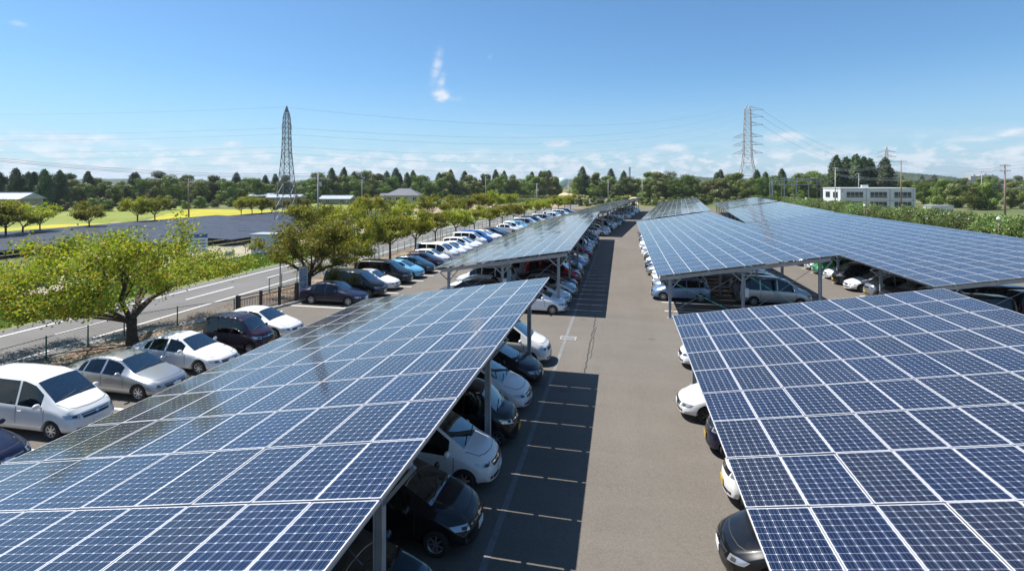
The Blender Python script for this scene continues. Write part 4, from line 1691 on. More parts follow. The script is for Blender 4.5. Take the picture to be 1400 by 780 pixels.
# the named groups of tall cedars
for i, (px, zc, h, w_) in enumerate([(0, 150, 11.2, 1.2), (22, 148, 12.3, 1.15), (39, 150, 11.2, 1.1), (47, 152, 11.3, 1.1), (61, 149, 12.0, 1.2), (82, 156, 11.8, 1.0)]):
    x, y = gz(px, zc)
    t_ = tree('cedar_tree', TCn[i % 3], x, y, h / 14, f'dark tall cedar behind the left farm roofs, {ordinal(i + 1)} from the left', 'tree', 'tall cedars behind the left farm roofs')
for i, (px, zc, top) in enumerate([(1143, 205, 213), (1157, 207, 215), (1170, 204, 212), (1181, 206, 215), (1189, 208, 217), (1210, 203, 216)]):
    x, y = gz(px, zc)
    h = 8.2 + (250 - top) * zc / FPX
    tree('cedar_tree', TCn[i % 3], x, y, h / 14, f'tall cedar towering behind the white building, {ordinal(i + 1)} from the left', 'tree', 'tall cedars behind the white building')
for i, (px, zc, s_) in enumerate([(690, 262, 1.25), (725, 270, 1.2), (744, 268, 1.25), (630, 262, 1.1), (618, 266, 1.15)]):
    pass
# park trees on the right
for i, (px, zc, h) in enumerate([(1262, 190, 8.6), (1288, 180, 9.0), (1305, 172, 8.4), (1332, 158, 8.6), (1348, 160, 8.2), (1382, 165, 7.6), (1410, 160, 8.5), (1276, 200, 9), (1240, 205, 8.8)]):
    x, y = gz(px, zc)
    tree('broadleaf_tree', TB[(i + 4) % 7], x, y, h / 10, f'rounded park tree right of the white building, {ordinal(i + 1)} planted in the lawn group', 'tree', 'park trees right of the white building')
# low scrub at the end of the lot
for i in range(34):
    px = 760 + i * 10.5
    zc = 190 + random.uniform(-8, 14)
    x, y = gz(px, zc)
    s_ = random.uniform(.26, .42)
    o = mesh_obj('shrub', TB[(i * 3) % 7][1])
    o.location = (x, y, -.2)
    o.scale = (s_ * 1.3, s_ * 1.3, s_)
    o.rotation_euler = (0, 0, i)
    tag(o, f'low shrub at the far end of the lot, {ordinal(i + 1)} from the left', 'shrub', 'shrubs closing the far end of the lot')
for i in range(22):
    px = -20 + i * 21
    x, y = gz(px, 150 + max(0, (px - 200)) * .25)
    s_ = random.uniform(.28, .45)
    o = mesh_obj('shrub', TB[(i * 3 + 1) % 7][1])
    o.location = (x, y, -.3)
    o.scale = (s_ * 1.4, s_ * 1.4, s_)
    tag(o, f'leafy shrub, {ordinal(i + 1)} from left along the wood by the rice fields', 'shrub', 'shrubs at the foot of the wood by the rice fields')

# oleander hedge on the right, shrub by shrub
OL = []
for k in range(3):
    n = 5200
    d = rng.normal(size=(n, 3))
    d /= np.linalg.norm(d, axis=1)[:, None]
    q = rng.uniform(.55, 1.05, n) * (1 + .18 * np.sin(d[:, 0] * 7 + k) * np.sin(d[:, 1] * 6 + d[:, 2] * 5))
    p = d * q[:, None] * np.array([2.3, 2.3, 2.0]) + np.array([0, 0, 1.9])
    p[:, 2] = np.maximum(p[:, 2], .1)
    lm = leaf_mesh('foliage', p, d, .26, M_leafo, .6, .4)
    n = 16
    d = rng.normal(size=(n, 3))
    d[:, 2] = np.abs(d[:, 2])
    d /= np.linalg.norm(d, axis=1)[:, None]
    fm = leaf_mesh('blossom', d * 1.03 * np.array([2.3, 2.3, 2.0]) + np.array([0, 0, 1.9]), d, .15, M_flower, 1, .6)
    OL.append((lm, fm))
for i in range(46):
    v = 42 + i * 3.3
    u = 54.5 + random.uniform(-.5, .5)
    rt = empty('oleander_shrub', (u, v, 0), random.uniform(0, 6))
    s_ = random.uniform(.82, 1.0)
    rt.scale = (s_ * 1.1, s_ * 1.1, s_ * .97)
    lm, fm = OL[i % 3]
    mesh_obj('foliage', lm, rt)
    fo = mesh_obj('blossom', fm, rt)
    fo['kind'] = 'stuff'
    tag(rt, f'white-flowered oleander, {ordinal(i + 1)} from the camera in the right hedge', 'shrub', 'oleander shrubs of the hedge on the right')

# clipped hedges
def hedge(x0, y0, x1, y1, w, h, label, dens=26):
    L_ = math.hypot(x1 - x0, y1 - y0)
    n = int(L_ * dens * 3)
    t = rng.uniform(0, 1, n)
    sface = rng.integers(0, 3, n)
    yy = np.where(sface == 0, rng.uniform(-w / 2, w / 2, n), np.where(sface == 1, -w / 2, w / 2)) + rng.normal(size=n) * .06
    zz = np.where(sface == 0, h, rng.uniform(.1, h, n)) + rng.normal(size=n) * .06
    dx, dy = (x1 - x0) / L_, (y1 - y0) / L_
    p = np.stack([x0 + dx * t * L_ - dy * yy, y0 + dy * t * L_ + dx * yy, zz], 1)
    nr_ = np.stack([np.where(sface == 0, 0, -dy * np.sign(yy)), np.where(sface == 0, 0, dx * np.sign(yy)), np.where(sface == 0, 1., .1)], 1)
    o = mesh_obj('hedge', leaf_mesh('hedge', p, nr_, .34, M_leafb if 'tea' in label else M_leafy, .9, .6))
    tag(o, label, 'hedge')


a0, a1 = gz(620, 215), gz(800, 210)
hedge(*a0, *a1, 1.6, 1.6, 'long dark clipped tea hedge before the wood, the nearer of two')
a0, a1 = gz(612, 232), gz(800, 226)
hedge(*a0, *a1, 1.8, 2.6, 'long dark clipped tea hedge at the foot of the wood, the farther of two')
a0, a1 = gz(1052, 196), gz(1083, 190)
hedge(*a0, *a1, 2.4, 3.0, 'bright green clipped hedge under the substation gantry')

# grass, fallen leaves
n = 26000
u_ = rng.uniform(-41, -33.9, n)
v_ = rng.uniform(12, 75, n)
p = np.stack([u_, v_, rng.uniform(.03, .16, n)], 1)
keep = rng.random(n) < np.clip((-33.9 - u_) / .8, .1, 1)
p = p[keep]
gm = leaf_mesh('grass', p, np.tile([[1, 0, .4]], (len(p), 1)), .2, M_grassb, 1.3, .3)
go = mesh_obj('grass', gm)
go['kind'] = 'stuff'
n = 9000
u_ = -22.2 - rng.beta(1.4, 1.1, n) * 3.9
v_ = rng.uniform(4, 80, n)
p = np.stack([u_, v_, np.full(n, .03)], 1)
fl_ = mesh_obj('fallen_leaves', leaf_mesh('fallen_leaves', p, np.tile([[0, 0, 1.0]], (n, 1)), .11, M_dead, .7, .85))
fl_['kind'] = 'stuff'


# ------------------------------------------------------------------ fences, gate, signs
def fence(pts_, label, step=2.0, h=1.05, mat=M_green):
    rt = empty('wire_fence', (pts_[0][0], pts_[0][1], 0))
    tag(rt, label, 'fence', 'green wire fences along the street')
    ox, oy = pts_[0]
    allp = []
    for (a, b_) in zip(pts_, pts_[1:]):
        a, b_ = Vector(a), Vector(b_)
        L_ = (b_ - a).length
        n = max(1, round(L_ / step))
        for k in range(n + (1 if b_ == Vector(pts_[-1]) else 0)):
            allp.append(a.lerp(b_, k / n))
    first = None
    for q in allp[:98]:
        if first is None:
            mb = MB()
            mb.tube([(0, 0, 0), (0, 0, h + .04)], .032, 8)
            mb.tube([(0, 0, h + .04), (0, 0, h + .06)], .038, 8)
            mb.tube([(0, 0, 0), (0, 0, .06)], .09, 8)
            first = mb.mesh('fence_post', [mat])
        o = mesh_obj('post', first, rt)
        o.location = (q.x - ox, q.y - oy, 0)
    mb = MB()
    for (a, b_) in zip(pts_, pts_[1:]):
        A = Vector((a[0] - ox, a[1] - oy, 0))
        B = Vector((b_[0] - ox, b_[1] - oy, 0))
        for z in (h, .12):
            mb.tube([A + Vector((0, 0, z)), B + Vector((0, 0, z))], .016, 5)
    mb.build('rail', mat, rt)
    mb = MB()
    for (a, b_) in zip(pts_, pts_[1:]):
        A = Vector((a[0] - ox, a[1] - oy, 0))
        B = Vector((b_[0] - ox, b_[1] - oy, 0))
        L_ = (B - A).length
        if min(a[1], b_[1]) > 78:
            continue
        d = (B - A) / L_
        s = .11
        H_ = h - .14
        k = -H_
        w = .0035
        nrm_ = Vector((-d.y, d.x, 0)) * w
        while k < L_:
            for sg in (1, -1):
                x0, x1 = k, k + H_
                z0, z1 = (.13, .13 + H_) if sg > 0 else (.13 + H_, .13)
                if x0 < 0:
                    t = -x0 / H_
                    x0 = 0
                    z0 = z0 + (z1 - z0) * t
                if x1 > L_:
                    t = (L_ - x0) / max(1e-6, (x1 - x0))
                    x1 = L_
                    z1 = z0 + (z1 - z0) * t
                p0 = A + d * x0 + Vector((0, 0, z0))
                p1 = A + d * x1 + Vector((0, 0, z1))
                up = Vector((0, 0, w))
                mb.add([p0 - up, p1 - up, p1 + up, p0 + up], [(0, 1, 2, 3)])
                mb.add([p0 - nrm_, p1 - nrm_, p1 + nrm_, p0 + nrm_], [(0, 1, 2, 3)])
            k += s * 1.5
    if mb.v:
        mb.build('wire_netting', M_mesh, rt)
    return rt


fence([(-26.15, -4), (-26.1, 23.0), (-25.0, 25.3), (-23.25, 27.7)], 'green wire fence between the big cherry tree and the street, ending at the gate')
fence([(-25.7, 34.2), (-26.1, 36.2), (-26.1, 79.5), far(-26.0, 110), far(-26.0, 172)], 'long green wire fence along the street beyond the sliding gate')
# sliding gate
ga, gb = Vector((-23.1, 27.85, 0)), Vector((-22.1, 32.3, 0))
rt = empty('sliding_gate', ga)
tag(rt, 'dark brown metal sliding gate of thin upright bars, left half closed', 'gate')
rt['label'] = 'dark brown metal barred gate on the concrete track beside the silver sign'
gd = gb - ga
gL = gd.length
gdn = gd / gL
mb = MB()
for z in (.14, 1.18, .98):
    mb.bar(Vector((0, 0, z)), gdn * gL + Vector((0, 0, z)), .06, .05)
mb.build('frame', M_dark, rt)
mb = MB()
k = .1
while k < gL - .05:
    mb.bar(gdn * k + Vector((0, 0, .16)), gdn * k + Vector((0, 0, .96)), .022)
    k += .115
mb.build('bars', M_dark, rt)
for t in (0, .36, .68, 1.0):
    mb = MB()
    q = gdn * gL * t
    w = .07 if 0 < t < 1 else .1
    mb.box(q.x - w, q.x + w, q.y - w, q.y + w, 0, 1.28)
    mb.build('post', M_dark, rt)
mb = MB()
mb.bar(gdn * -.6 + Vector((.45, 0, .05)), gdn * (gL + 2.2) + Vector((.45, 0, .05)), .3, .1)
struct(mb.build('gate_track', M_conc, loc=ga))
# light pavement strip by the gate
poly('pavement', [(-27.2, 21.5), (-26.3, 21.5), (-23.6, 27.6), (-24.4, 28.2)], .026, M_conc)
poly('soil_patch', [(-26.0, 32.6), (-22.1, 32.6), (-22.1, 35), (-26.0, 35)], .024, M_soil)


def text_lines(o, w, z0, z1, rows, y, mat=M_ink, seed=1):
    """rows of illegible small characters, as on the photographed board"""
    r = random.Random(seed)
    mb = MB()
    H_ = (z1 - z0) / rows
    for k in range(rows):
        z = z1 - (k + .5) * H_
        x = -w / 2
        while x < w / 2 - .1:
            cw = H_ * .5
            if r.random() < .88:
                mb.box(x, x + cw * .16, y - .004, y, z - H_ * .3, z + H_ * .3)
                mb.box(x + .2 * cw, x + cw * .85, y - .004, y, z + r.uniform(-.3, .2) * H_, z + r.uniform(.21, .3) * H_)
                mb.box(x + cw * .5, x + cw * .62, y - .004, y, z - H_ * .3, z - .31 * H_ + .25 * H_)
            x += cw * 1.12
    return mb.build('lettering', mat, o)


def board(x, y, w, z0, z1, rz, label, blue_top=False, rows=4, two=True, cat='sign', seed=1, col=None, txt=True):
    rt = empty('sign_board', (x, y, 0), rz)
    tag(rt, label, cat)
    mb = MB()
    mb.box(-w / 2, w / 2, -.02, .02, z0, z1)
    mb.build('panel', col or M_sheet, rt)
    zt = z1
    if blue_top:
        mb = MB()
        zt = z1 - (z1 - z0) * .22
        mb.box(-w / 2 + .01, w / 2 - .01, -.026, -.0225, zt, z1 - .01)
        mb.build('blue_header', M_blue, rt)
    if txt:
        text_lines(rt, w * .84, z0 + (zt - z0) * .08, zt - (zt - z0) * .08, rows, -.0235, seed=seed)
    for sx in ((-1, 1) if two else (0,)):
        mb = MB()
        mb.box(sx * w * .42 - .03, sx * w * .42 + .03, .025, .085, 0, z1 - .1)
        mb.build('post', M_steel, rt)
    return rt


board(-43.8, 46.8, 1.95, .85, 2.85, R(35), 'large white notice board with a blue header beside the solar yard', True, 4, True, seed=4)
x, y = g(314, 357)
board(x, y, .9, .55, 1.05, R(35), 'small white notice on two legs on the solar yard verge', False, 3, True, seed=5)
board(-22.55, 33.75, .62, .25, 2.15, R(55), 'tall narrow silver-blue sign board standing at the end of the gate', False, 9, True, seed=6, col=M_cab)
# rails near the boards
def rail(x0, y0, x1, y1, h, label, n=4, mat=M_steel, group=None, two=False):
    rt = empty('pipe_barrier', (x0, y0, 0))
    tag(rt, label, 'barrier', group)
    A, B = Vector((0, 0, 0)), Vector((x1 - x0, y1 - y0, 0))
    mb = MB()
    for z in ((h, h * .5) if two else (h,)):
        mb.tube([A + Vector((0, 0, z)), B + Vector((0, 0, z))], .035, 6)
    mb.build('rail', mat, rt)
    for k in range(n):
        q = A.lerp(B, k / (n - 1))
        mb = MB()
        mb.tube([q, q + Vector((0, 0, h))], .035, 6)
        mb.build('post', mat, rt)


q0, q1 = g(250, 358), g(303, 362)
rail(*q0, *q1, .95, 'plain pipe barrier in front of the large notice board', 4)
q0, q1 = g(283, 351), g(352, 345)
rail(*q0, *q1, .95, 'pipe barrier before the solar yard by the grey cabinets', 5)
q0, q1 = g(-10, 412), g(62, 398)
rail(*q0, *q1, .9, 'pipe barrier on the verge behind the big cherry tree', 5)


# utility cabinets
def cabinet(px, py, w, d, h, label):
    x, y = g(px, py)
    rt = empty('equipment_cabinet', (x, y, 0), R(4))
    tag(rt, label, 'cabinet', 'equipment cabinets of the solar yard')
    mb = MB()
    mb.box(-w / 2, w / 2, -d / 2, d / 2, .15, h)
    mb.build('housing', M_cab, rt)
    mb = MB()
    mb.box(-w / 2 - .12, w / 2 + .12, -d / 2 - .12, d / 2 + .12, h + .003, h + .10)
    mb.build('roof', M_roofm, rt)
    mb = MB()
    mb.box(-w / 2 - .05, w / 2 + .05, -d / 2 - .05, d / 2 + .05, 0, .147)
    mb.build('plinth', M_conc, rt)
    for k in range(int(w / .9)):
        mb = MB()
        mb.box(-w / 2 + .06 + k * .9, -w / 2 + .88 + k * .9, -d / 2 - .012, -d / 2 - .003, .25, h - .1)
        dd = mb.build('door', M_cab, rt)
        mb = MB()
        mb.box(-w / 2 + .76 + k * .9, -w / 2 + .80 + k * .9, -d / 2 - .04, -d / 2 - .014, h * .5, h * .5 + .16)
        mb.build('handle', M_steel, dd)


cabinet(366, 347, 2.8, 2.0, 2.3, 'large pale grey equipment cabinet beside the solar racks')
cabinet(388, 346, 2.2, 2.0, 2.1, 'white-roofed equipment cabinet half hidden by cherry leaves')


# street lamps with opal globes
def lamp(x, y, h, label):
    rt = empty('globe_lamp', (x, y, 0))
    tag(rt, label, 'lamp post', 'globe lamp posts around the car park')
    mb = MB()
    mb.tube([(0, 0, 0), (0, 0, h - .3)], [.06, .04], 8)
    mb.tube([(0, 0, 0), (0, 0, .25)], .09, 8)
    mb.build('pole', M_bpole if 'right' in label else M_steel, rt)
    mb = MB()
    mb.sphere((0, 0, h - .1), .24, 16, 10)
    mb.build('globe', M_globe, rt)
    mb = MB()
    mb.tube([(0, 0, h - .34), (0, 0, h - .28)], [.08, .14], 10)
    mb.build('collar', M_steel, rt)


for i, (u, v) in enumerate([(-25.6, 51.9), (-25.3, 70.5), (-25.3, 92), (-25.3, 112), (-25.3, 134)]):
    X, Y = bent(u, v)
    lamp(X, Y, 3.7, f'white globe lamp post by the street fence, {ordinal(i + 1)} from the camera')
for i, (px, py) in enumerate([(1365, 299), (1182, 281), (1102, 271.5)]):
    x, y = g(px, py, 3.5)
    lamp(x, y, 3.6, f'white globe lamp post before the right hedge, {ordinal(i + 1)} from the camera')
lamp(*g(383, 400), 3.4, 'dark lamp post behind the barred gate under cherry leaves')


# ------------------------------------------------------------------ ground-mounted solar rows
M_gpv = noisy('dark_array_cells', (.040, .047, .066), (.058, .066, .088), .6, .55, spec=.15)
M_alu2 = pmat('rack_edge_metal', (.10, .11, .13), .5, .3)
M_rack = pmat('array_rack', (.10, .105, .11), .6, .4)


def ground_row(a, s0, s1, label):
    rt = empty('ground_solar_rack', (a, s0, 0))
    tag(rt, label, 'solar rack', 'ground-mounted solar racks in the yard across the street')
    L_ = s1 - s0
    mb = MB()
    w = 3.3
    t = R(-2.2)
    n = int(L_ / 4)
    for k in range(n):
        y0 = k * 4.0
        M = Matrix.Translation((0, 0, 1.0)) @ Matrix.Rotation(-t, 4, 'Y')
        dz = random.uniform(-.02, .02)
        mb.box(0, w, y0 + .02, y0 + 3.97, dz, .05 + dz, 0, M)
        mb.box(w + .002, w + .03, y0 + .02, y0 + 3.97, dz - .03, .06 + dz, 1, M)
        for q in range(1, 4):
            mb.box(q * w / 4 - .015, q * w / 4 + .015, y0 + .02, y0 + 3.97, .052 + dz, .058 + dz, 1, M)
    o = mb.build('panel_deck', [M_gpv, M_alu2], rt)
    o['kind'] = 'stuff'
    mb = MB()
    for k in range(int(L_ / 4) + 1):
        for xx in (.5, 2.7):
            h = .93 + xx * math.tan(t)
            mb.box(xx - .03, xx + .03, k * 4 - .03 + .1, k * 4 + .03 + .1, 0, h)
    mb.box(2.67, 2.73, 0, L_, .76, .82)
    o = mb.build('rack_frame', M_rack, rt)


rows_ = [(-52.5, 58, 92), (-56.5, 52, 128), (-60.5, 52, 128), (-64.5, 48, 128), (-68.5, 24, 124), (-72.5, 20, 124), (-76.5, 18, 122), (-80.5, 16, 120), (-84.5, 16, 118), (-88.5, 16, 100)]
for i, (a, s0, s1) in enumerate(rows_):
    ground_row(a, s0, s1, f'long dark solar rack on the ground, {ordinal(i + 1)} row back from the street')
ground_row(-48.5, 14, 36, 'short dark solar rack close to the verge behind the big cherry tree')


# ------------------------------------------------------------------ pylons, poles, wires
def pylon(x, y, H, wb, wt_, arms, mat, label, rz=0.0, th=.16, peak=.08, brk=.42, wf=1.25):
    rt = empty('lattice_pylon', (x, y, 0), rz)
    tag(rt, label, 'pylon')

    def half(z):
        t = z / H
        if t < brk:
            return (wb + (wt_ * wf - wb) * (t / brk) ** .85) / 2
        if t < 1 - peak:
            return (wt_ * wf + (wt_ * .8 - wt_ * wf) * (t - brk) / (1 - brk - peak)) / 2
        return max(.02, wt_ * .4 * (1 - (t - 1 + peak) / peak))
    zs = [0]
    while zs[-1] < H * .985:
        zs.append(zs[-1] + max(.9, half(zs[-1]) * 1.75))
    zs[-1] = H
    for (sx, sy) in ((1, 1), (1, -1), (-1, -1), (-1, 1)):
        mb = MB()
        for a, b_ in zip(zs, zs[1:]):
            mb.bar((sx * half(a), sy * half(a), a), (sx * half(b_), sy * half(b_), b_), th, th)
        mb.build('leg', mat, rt)
    mb = MB()
    t2 = th * .55
    for a, b_ in zip(zs, zs[1:]):
        ha, hb = half(a), half(b_)
        for (p, q) in (((1, 1), (1, -1)), ((1, -1), (-1, -1)), ((-1, -1), (-1, 1)), ((-1, 1), (1, 1))):
            mb.bar((p[0] * ha, p[1] * ha, a), (q[0] * hb, q[1] * hb, b_), t2)
            mb.bar((q[0] * ha, q[1] * ha, a), (p[0] * hb, p[1] * hb, b_), t2)
            mb.bar((p[0] * hb, p[1] * hb, b_), (q[0] * hb, q[1] * hb, b_), t2)
    mb.build('bracing', mat, rt)
    for (z, ln, one) in arms:
        h_ = half(z)
        for sg in ((1,) if one else (1, -1)):
            mb = MB()
            tip = Vector((sg * ln, 0, z))
            for sy in (1, -1):
                mb.bar((sg * h_, sy * h_, z), tip, t2)
                mb.bar((sg * h_, sy * h_, z + ln * .28), tip, t2)
                mb.bar((sg * (h_ + (ln - h_) * .5), sy * h_ * .5, z), (sg * h_, sy * h_, z + ln * .28), t2 * .8)
            arm = mb.build('cross_arm', mat, rt)
            mb = MB()
            for k in range(5):
                zz = z - .15 - k * .22
                mb.tube([(sg * ln, 0, zz), (sg * ln, 0, zz - .12)], [.12, .07], 6)
            mb.build('insulator', M_cab, arm)
    return rt


PLx, PLy = gz(392, 104)
HL = 8.2 + 105 * 104 / FPX
arm1 = [(HL * .82, 1.5, False), (HL * .70, 1.5, False), (HL * .58, 1.5, False)]
pylon(PLx, PLy, HL, 3.7, 1.25, [(HL * .84, .95, False), (HL * .72, .95, False), (HL * .60, .95, False)], M_pylon, 'slim dark steel lattice pylon rising beside the solar yard', R(11.9), .12, .085, .62, 1.1)
PRx, PRy = gz(1022, 270)
HR = 8.2 + 107 * 270 / FPX
armr = [(HR * .935, 7.5, True), (HR * .86, 7.5, True), (HR * .775, 7.5, True), (HR * .655, 7.2, False), (HR * .57, 7.4, False), (HR * .48, 7.2, False)]
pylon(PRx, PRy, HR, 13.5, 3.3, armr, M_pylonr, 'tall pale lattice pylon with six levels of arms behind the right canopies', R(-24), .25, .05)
x, y = gz(1212, 640)
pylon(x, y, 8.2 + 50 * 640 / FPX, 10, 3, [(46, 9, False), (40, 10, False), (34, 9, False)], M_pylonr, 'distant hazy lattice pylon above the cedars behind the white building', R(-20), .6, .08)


def wire(name, a, b_, sag, r, label, group):
    a, b_ = Vector(a), Vector(b_)
    pts_ = []
    n = 24
    for k in range(n + 1):
        t = k / n
        p = a.lerp(b_, t)
        p.z -= sag * 4 * t * (1 - t)
        pts_.append(p)
    mb = MB()
    mb.tube(pts_, r, 5)
    o = mb.build(name, M_wire, None)
    tag(o, label, 'power line', group)


GW = 'high-voltage wires strung between the pylons'
cR = Vector((math.cos(YAW), math.sin(YAW), 0))
k = 0
for (fr, nm) in ((.985, 'topmost'), (.82, 'second'), (.76, 'third'), (.66, 'fourth'), (.60, 'fifth'), (.52, 'lowest')):
    z = HL * fr
    xl, yl = gz(-420, 150)
    off = .9 if k % 2 else -.9
    wire('power_wire', (PLx, PLy + off, z), (xl, yl, z * 1.38 - 1.0), 2.2, .014, f'thin wire running left from the slim pylon, {nm} of six', GW)
    zr = HR * (.985, .93, .855, .77, .65, .565)[k]
    wire('power_wire', (PLx, PLy + off, z), (PRx - 3, PRy, zr), 6.5, .018, f'thin wire crossing the sky between the two pylons, {nm} of six', GW)
    k += 1
for i, (pz, y2, pz2) in enumerate([(HR * .935, 330, 20), (HR * .86, 330, 14), (HR * .775, 330, 9)]):
    xr, yr = gz(1212, 640)
    wire('power_wire', (PRx + 6, PRy - 3, pz), (xr, yr, 8.2 + (46 - i * 6) * .9), 14, .05, f'thin wire falling right from the tall pylon, {("top", "middle", "lower")[i]} of three', GW)


def upole(px, zc, H, label, mat=M_cpole, arms=2, trans=False, armw=1.8, rz=0.0):
    x, y = gz(px, zc)
    rt = empty('utility_pole', (x, y, 0), rz)
    tag(rt, label, 'utility pole', 'utility poles')
    mb = MB()
    mb.tube([(0, 0, 0), (0, 0, H)], [.19, .11], 10)
    mb.build('shaft', mat, rt)
    for k in range(arms):
        mb = MB()
        z = H - .3 - k * 1.0
        mb.box(-armw / 2, armw / 2, -.05, .05, z - .05, z + .05)
        a = mb.build('crossarm', M_steel, rt)
        mb = MB()
        for sx in (-.9, -.45, .45, .9):
            mb.tube([(sx * armw / 2, 0, z + .06), (sx * armw / 2, 0, z + .26)], [.06, .04], 6)
        mb.build('insulator', M_cab, a)
    if trans:
        mb = MB()
        mb.tube([(.35, 0, H - 2.6), (.35, 0, H - 1.8)], .24, 10)
        mb.build('transformer', M_cab, rt)
    return x, y


p1 = upole(435, 92, 10.2, 'concrete utility pole with transformer behind the cherry trees left of centre', trans=True, rz=YAW, armw=2.4)
upole(258, 112, 9.2, 'slim dark wooden pole at the back of the solar yard', M_bpole, 1, rz=YAW)
upole(664, 225, 11, 'faint concrete pole before the wood behind the lot', rz=YAW)
upole(495, 190, 9.5, 'thin pole between the grey shed and the brown roof', rz=YAW)
p2 = upole(1232, 135, 8.2 + 31 * 135 / FPX, 'brown utility pole in front of the long white building', M_bpole, 1, rz=YAW, armw=3)
p3 = upole(1374, 95, 8.2 + 26 * 95 / FPX, 'brown utility pole at the far right beyond the oleanders', M_bpole, 2, rz=YAW, armw=2)
p4 = upole(1142, 160, 8.2 + 21 * 160 / FPX, 'concrete utility pole at the left end of the white building', M_cpole, 1, rz=YAW)
upole(1174, 195, 8.2 + 13 * 195 / FPX, 'pole with drum transformers behind the white building roof', M_cpole, 2, True, rz=YAW)
upole(1342, 210, 8.2 + 16 * 210 / FPX, 'thin far pole between the park trees on the right', M_cpole, 1, rz=YAW)
upole(831.5, 215, 9.4, 'thin pole with boxes left of the far lot end', M_cpole, 2, rz=YAW)
upole(778, 230, 9.4, 'thin pole below the gas holder sphere', M_cpole, 2, rz=YAW)
upole(878, 225, 9.4, 'slender pole at the end of the central aisle', M_cpole, 1, rz=YAW)
upole(734, 180, 8.0, 'white-topped pole beside the street past the bend', M_cpole, 1, True, rz=YAW)
GD = 'distribution wires between the utility poles'
xl, yl = gz(-160, 60)
for k, (dz, nm) in enumerate([(0, 'upper'), (-.35, 'middle'), (-.6, 'lower')]):
    wire('overhead_cable', (p1[0], p1[1], 9.9 + dz), (xl, yl, 12.6 + dz * .6), 1.2, .022, f'{nm} dark cable sagging in from the left to the transformer pole', GD)
    wire('overhead_cable', (p2[0], p2[1], 13.8 + dz), (p4[0], p4[1], 12.6 + dz), .8, .02, f'{nm} cable between the poles before the white building', GD)
    xr, yr = gz(1480, 100)
    wire('overhead_cable', (p2[0], p2[1], 13.8 + dz), (xr, yr, 8.2 + (50 - 6 * k) * .14), 2.6, .022, f'{nm} cable leaving the brown pole towards the right edge', GD)
    wire('overhead_cable', (p3[0], p3[1], 11.3 + dz), (p4[0] + 1, p4[1], 11.0 + dz), 1.8, .018, f'{nm} cable from the far right pole back to the building', GD)


# ------------------------------------------------------------------ buildings
def house(px, zc, w, d, h, roof_h, roofm, wallm, label, cat='house', hip=False, rz=None, wins=3, name='house'):
    x, y = gz(px, zc)
    rt = empty(name, (x, y, 0), YAW if rz is None else rz)
    tag(rt, label, cat)
    mb = MB()
    mb.box(-w / 2, w / 2, -d / 2, d / 2, 0, h)
    mb.build('wall', wallm, rt)
    e = .6
    mb = MB()
    z0, z1 = h + .004, h + .004 + roof_h
    rx = w / 2 - (d / 2 if hip else -e)
    vs_ = [(-w / 2 - e, -d / 2 - e, z0), (w / 2 + e, -d / 2 - e, z0), (w / 2 + e, d / 2 + e, z0), (-w / 2 - e, d / 2 + e, z0), (-rx, 0, z1), (rx, 0, z1)]
    mb.add(vs_, [(0, 1, 5, 4), (2, 3, 4, 5), (1, 2, 5), (3, 0, 4), (3, 2, 1, 0)])
    rf = mb.build('roof', roofm, rt)
    mb = MB()
    mb.box(-rx, rx, -.15, .15, z1 - .05, z1 + .15)
    mb.build('ridge', roofm, rf)
    for k in range(wins):
        xx = -w / 2 + (k + .5) * w / wins
        mb = MB()
        mb.box(xx - .8, xx + .8, -d / 2 - .05, -d / 2 - .004, h * .35, h * .8)
        f = mb.build('window', M_frame, rt)
        mb = MB()
        mb.box(xx - .72, xx - .04, -d / 2 - .06, -d / 2 - .052, h * .37, h * .78)
        mb.box(xx + .04, xx + .72, -d / 2 - .06, -d / 2 - .052, h * .37, h * .78)
        mb.build('pane', M_wglass, f)
    return rt


house(553, 205, 13, 9, 3.4, 2.7, M_rooft, M_wall, 'farmhouse with a dark grey hipped roof before the wood', hip=True, wins=4)
house(531, 215, 5, 5, 3.0, 1.0, M_rooft, M_wall, 'small annex with grey roof at the left of the farmhouse', cat='shed', wins=1)
house(462, 200, 11, 7, 2.2, 1.2, M_roofm, M_wall2, 'low shed with a plain grey gabled roof beyond the meadow', cat='shed', wins=2, name='shed')
house(510, 200, 8, 5, 1.7, .8, M_roofb, M_wall2, 'low shed with a brown roof between grey shed and farmhouse', cat='shed', wins=2, name='shed')
house(392, 190, 11, 7, 3.0, 1.0, M_roofm, M_wall2, 'long barn with pale blue metal roof behind the slim pylon', cat='barn', wins=3, name='barn')
house(362, 205, 9, 6, 3.2, .9, M_roofm, M_wall2, 'barn with pale metal roof left of the slim pylon', cat='barn', wins=2, name='barn')
house(12, 138, 12, 7, 4.0, 1.6, M_roofm, M_wall2, 'farm building with a broad pale metal roof at the left edge', cat='barn', wins=3, name='barn', hip=False)
house(-8, 120, 6, 5, 2.2, .9, M_roofm, M_wall, 'small pale-roofed shed at the far left under the cedars', cat='shed', wins=2, name='shed')
house(37, 128, 3.5, 3, 1.9, .6, M_roofm, M_wall, 'little white lean-to right of the left farm building', cat='shed', wins=1, name='shed')
for i, (px, zc, w, h) in enumerate([(1322, 330, 14, 5.2), (1352, 320, 16, 5.6), (1378, 325, 14, 4.8), (1400, 300, 10, 4.6), (1365, 420, 16, 7), (1390, 460, 18, 6.5), (1335, 480, 18, 6.5)]):
    house(px, zc, w, 8, h, 2.2, M_rooft, M_white if i in (3, 5) else M_wall, f'distant house with a {"pale" if i in (3, 5) else "beige"} wall and grey roof, {ordinal(i + 1)} of the houses on the right', wins=3)

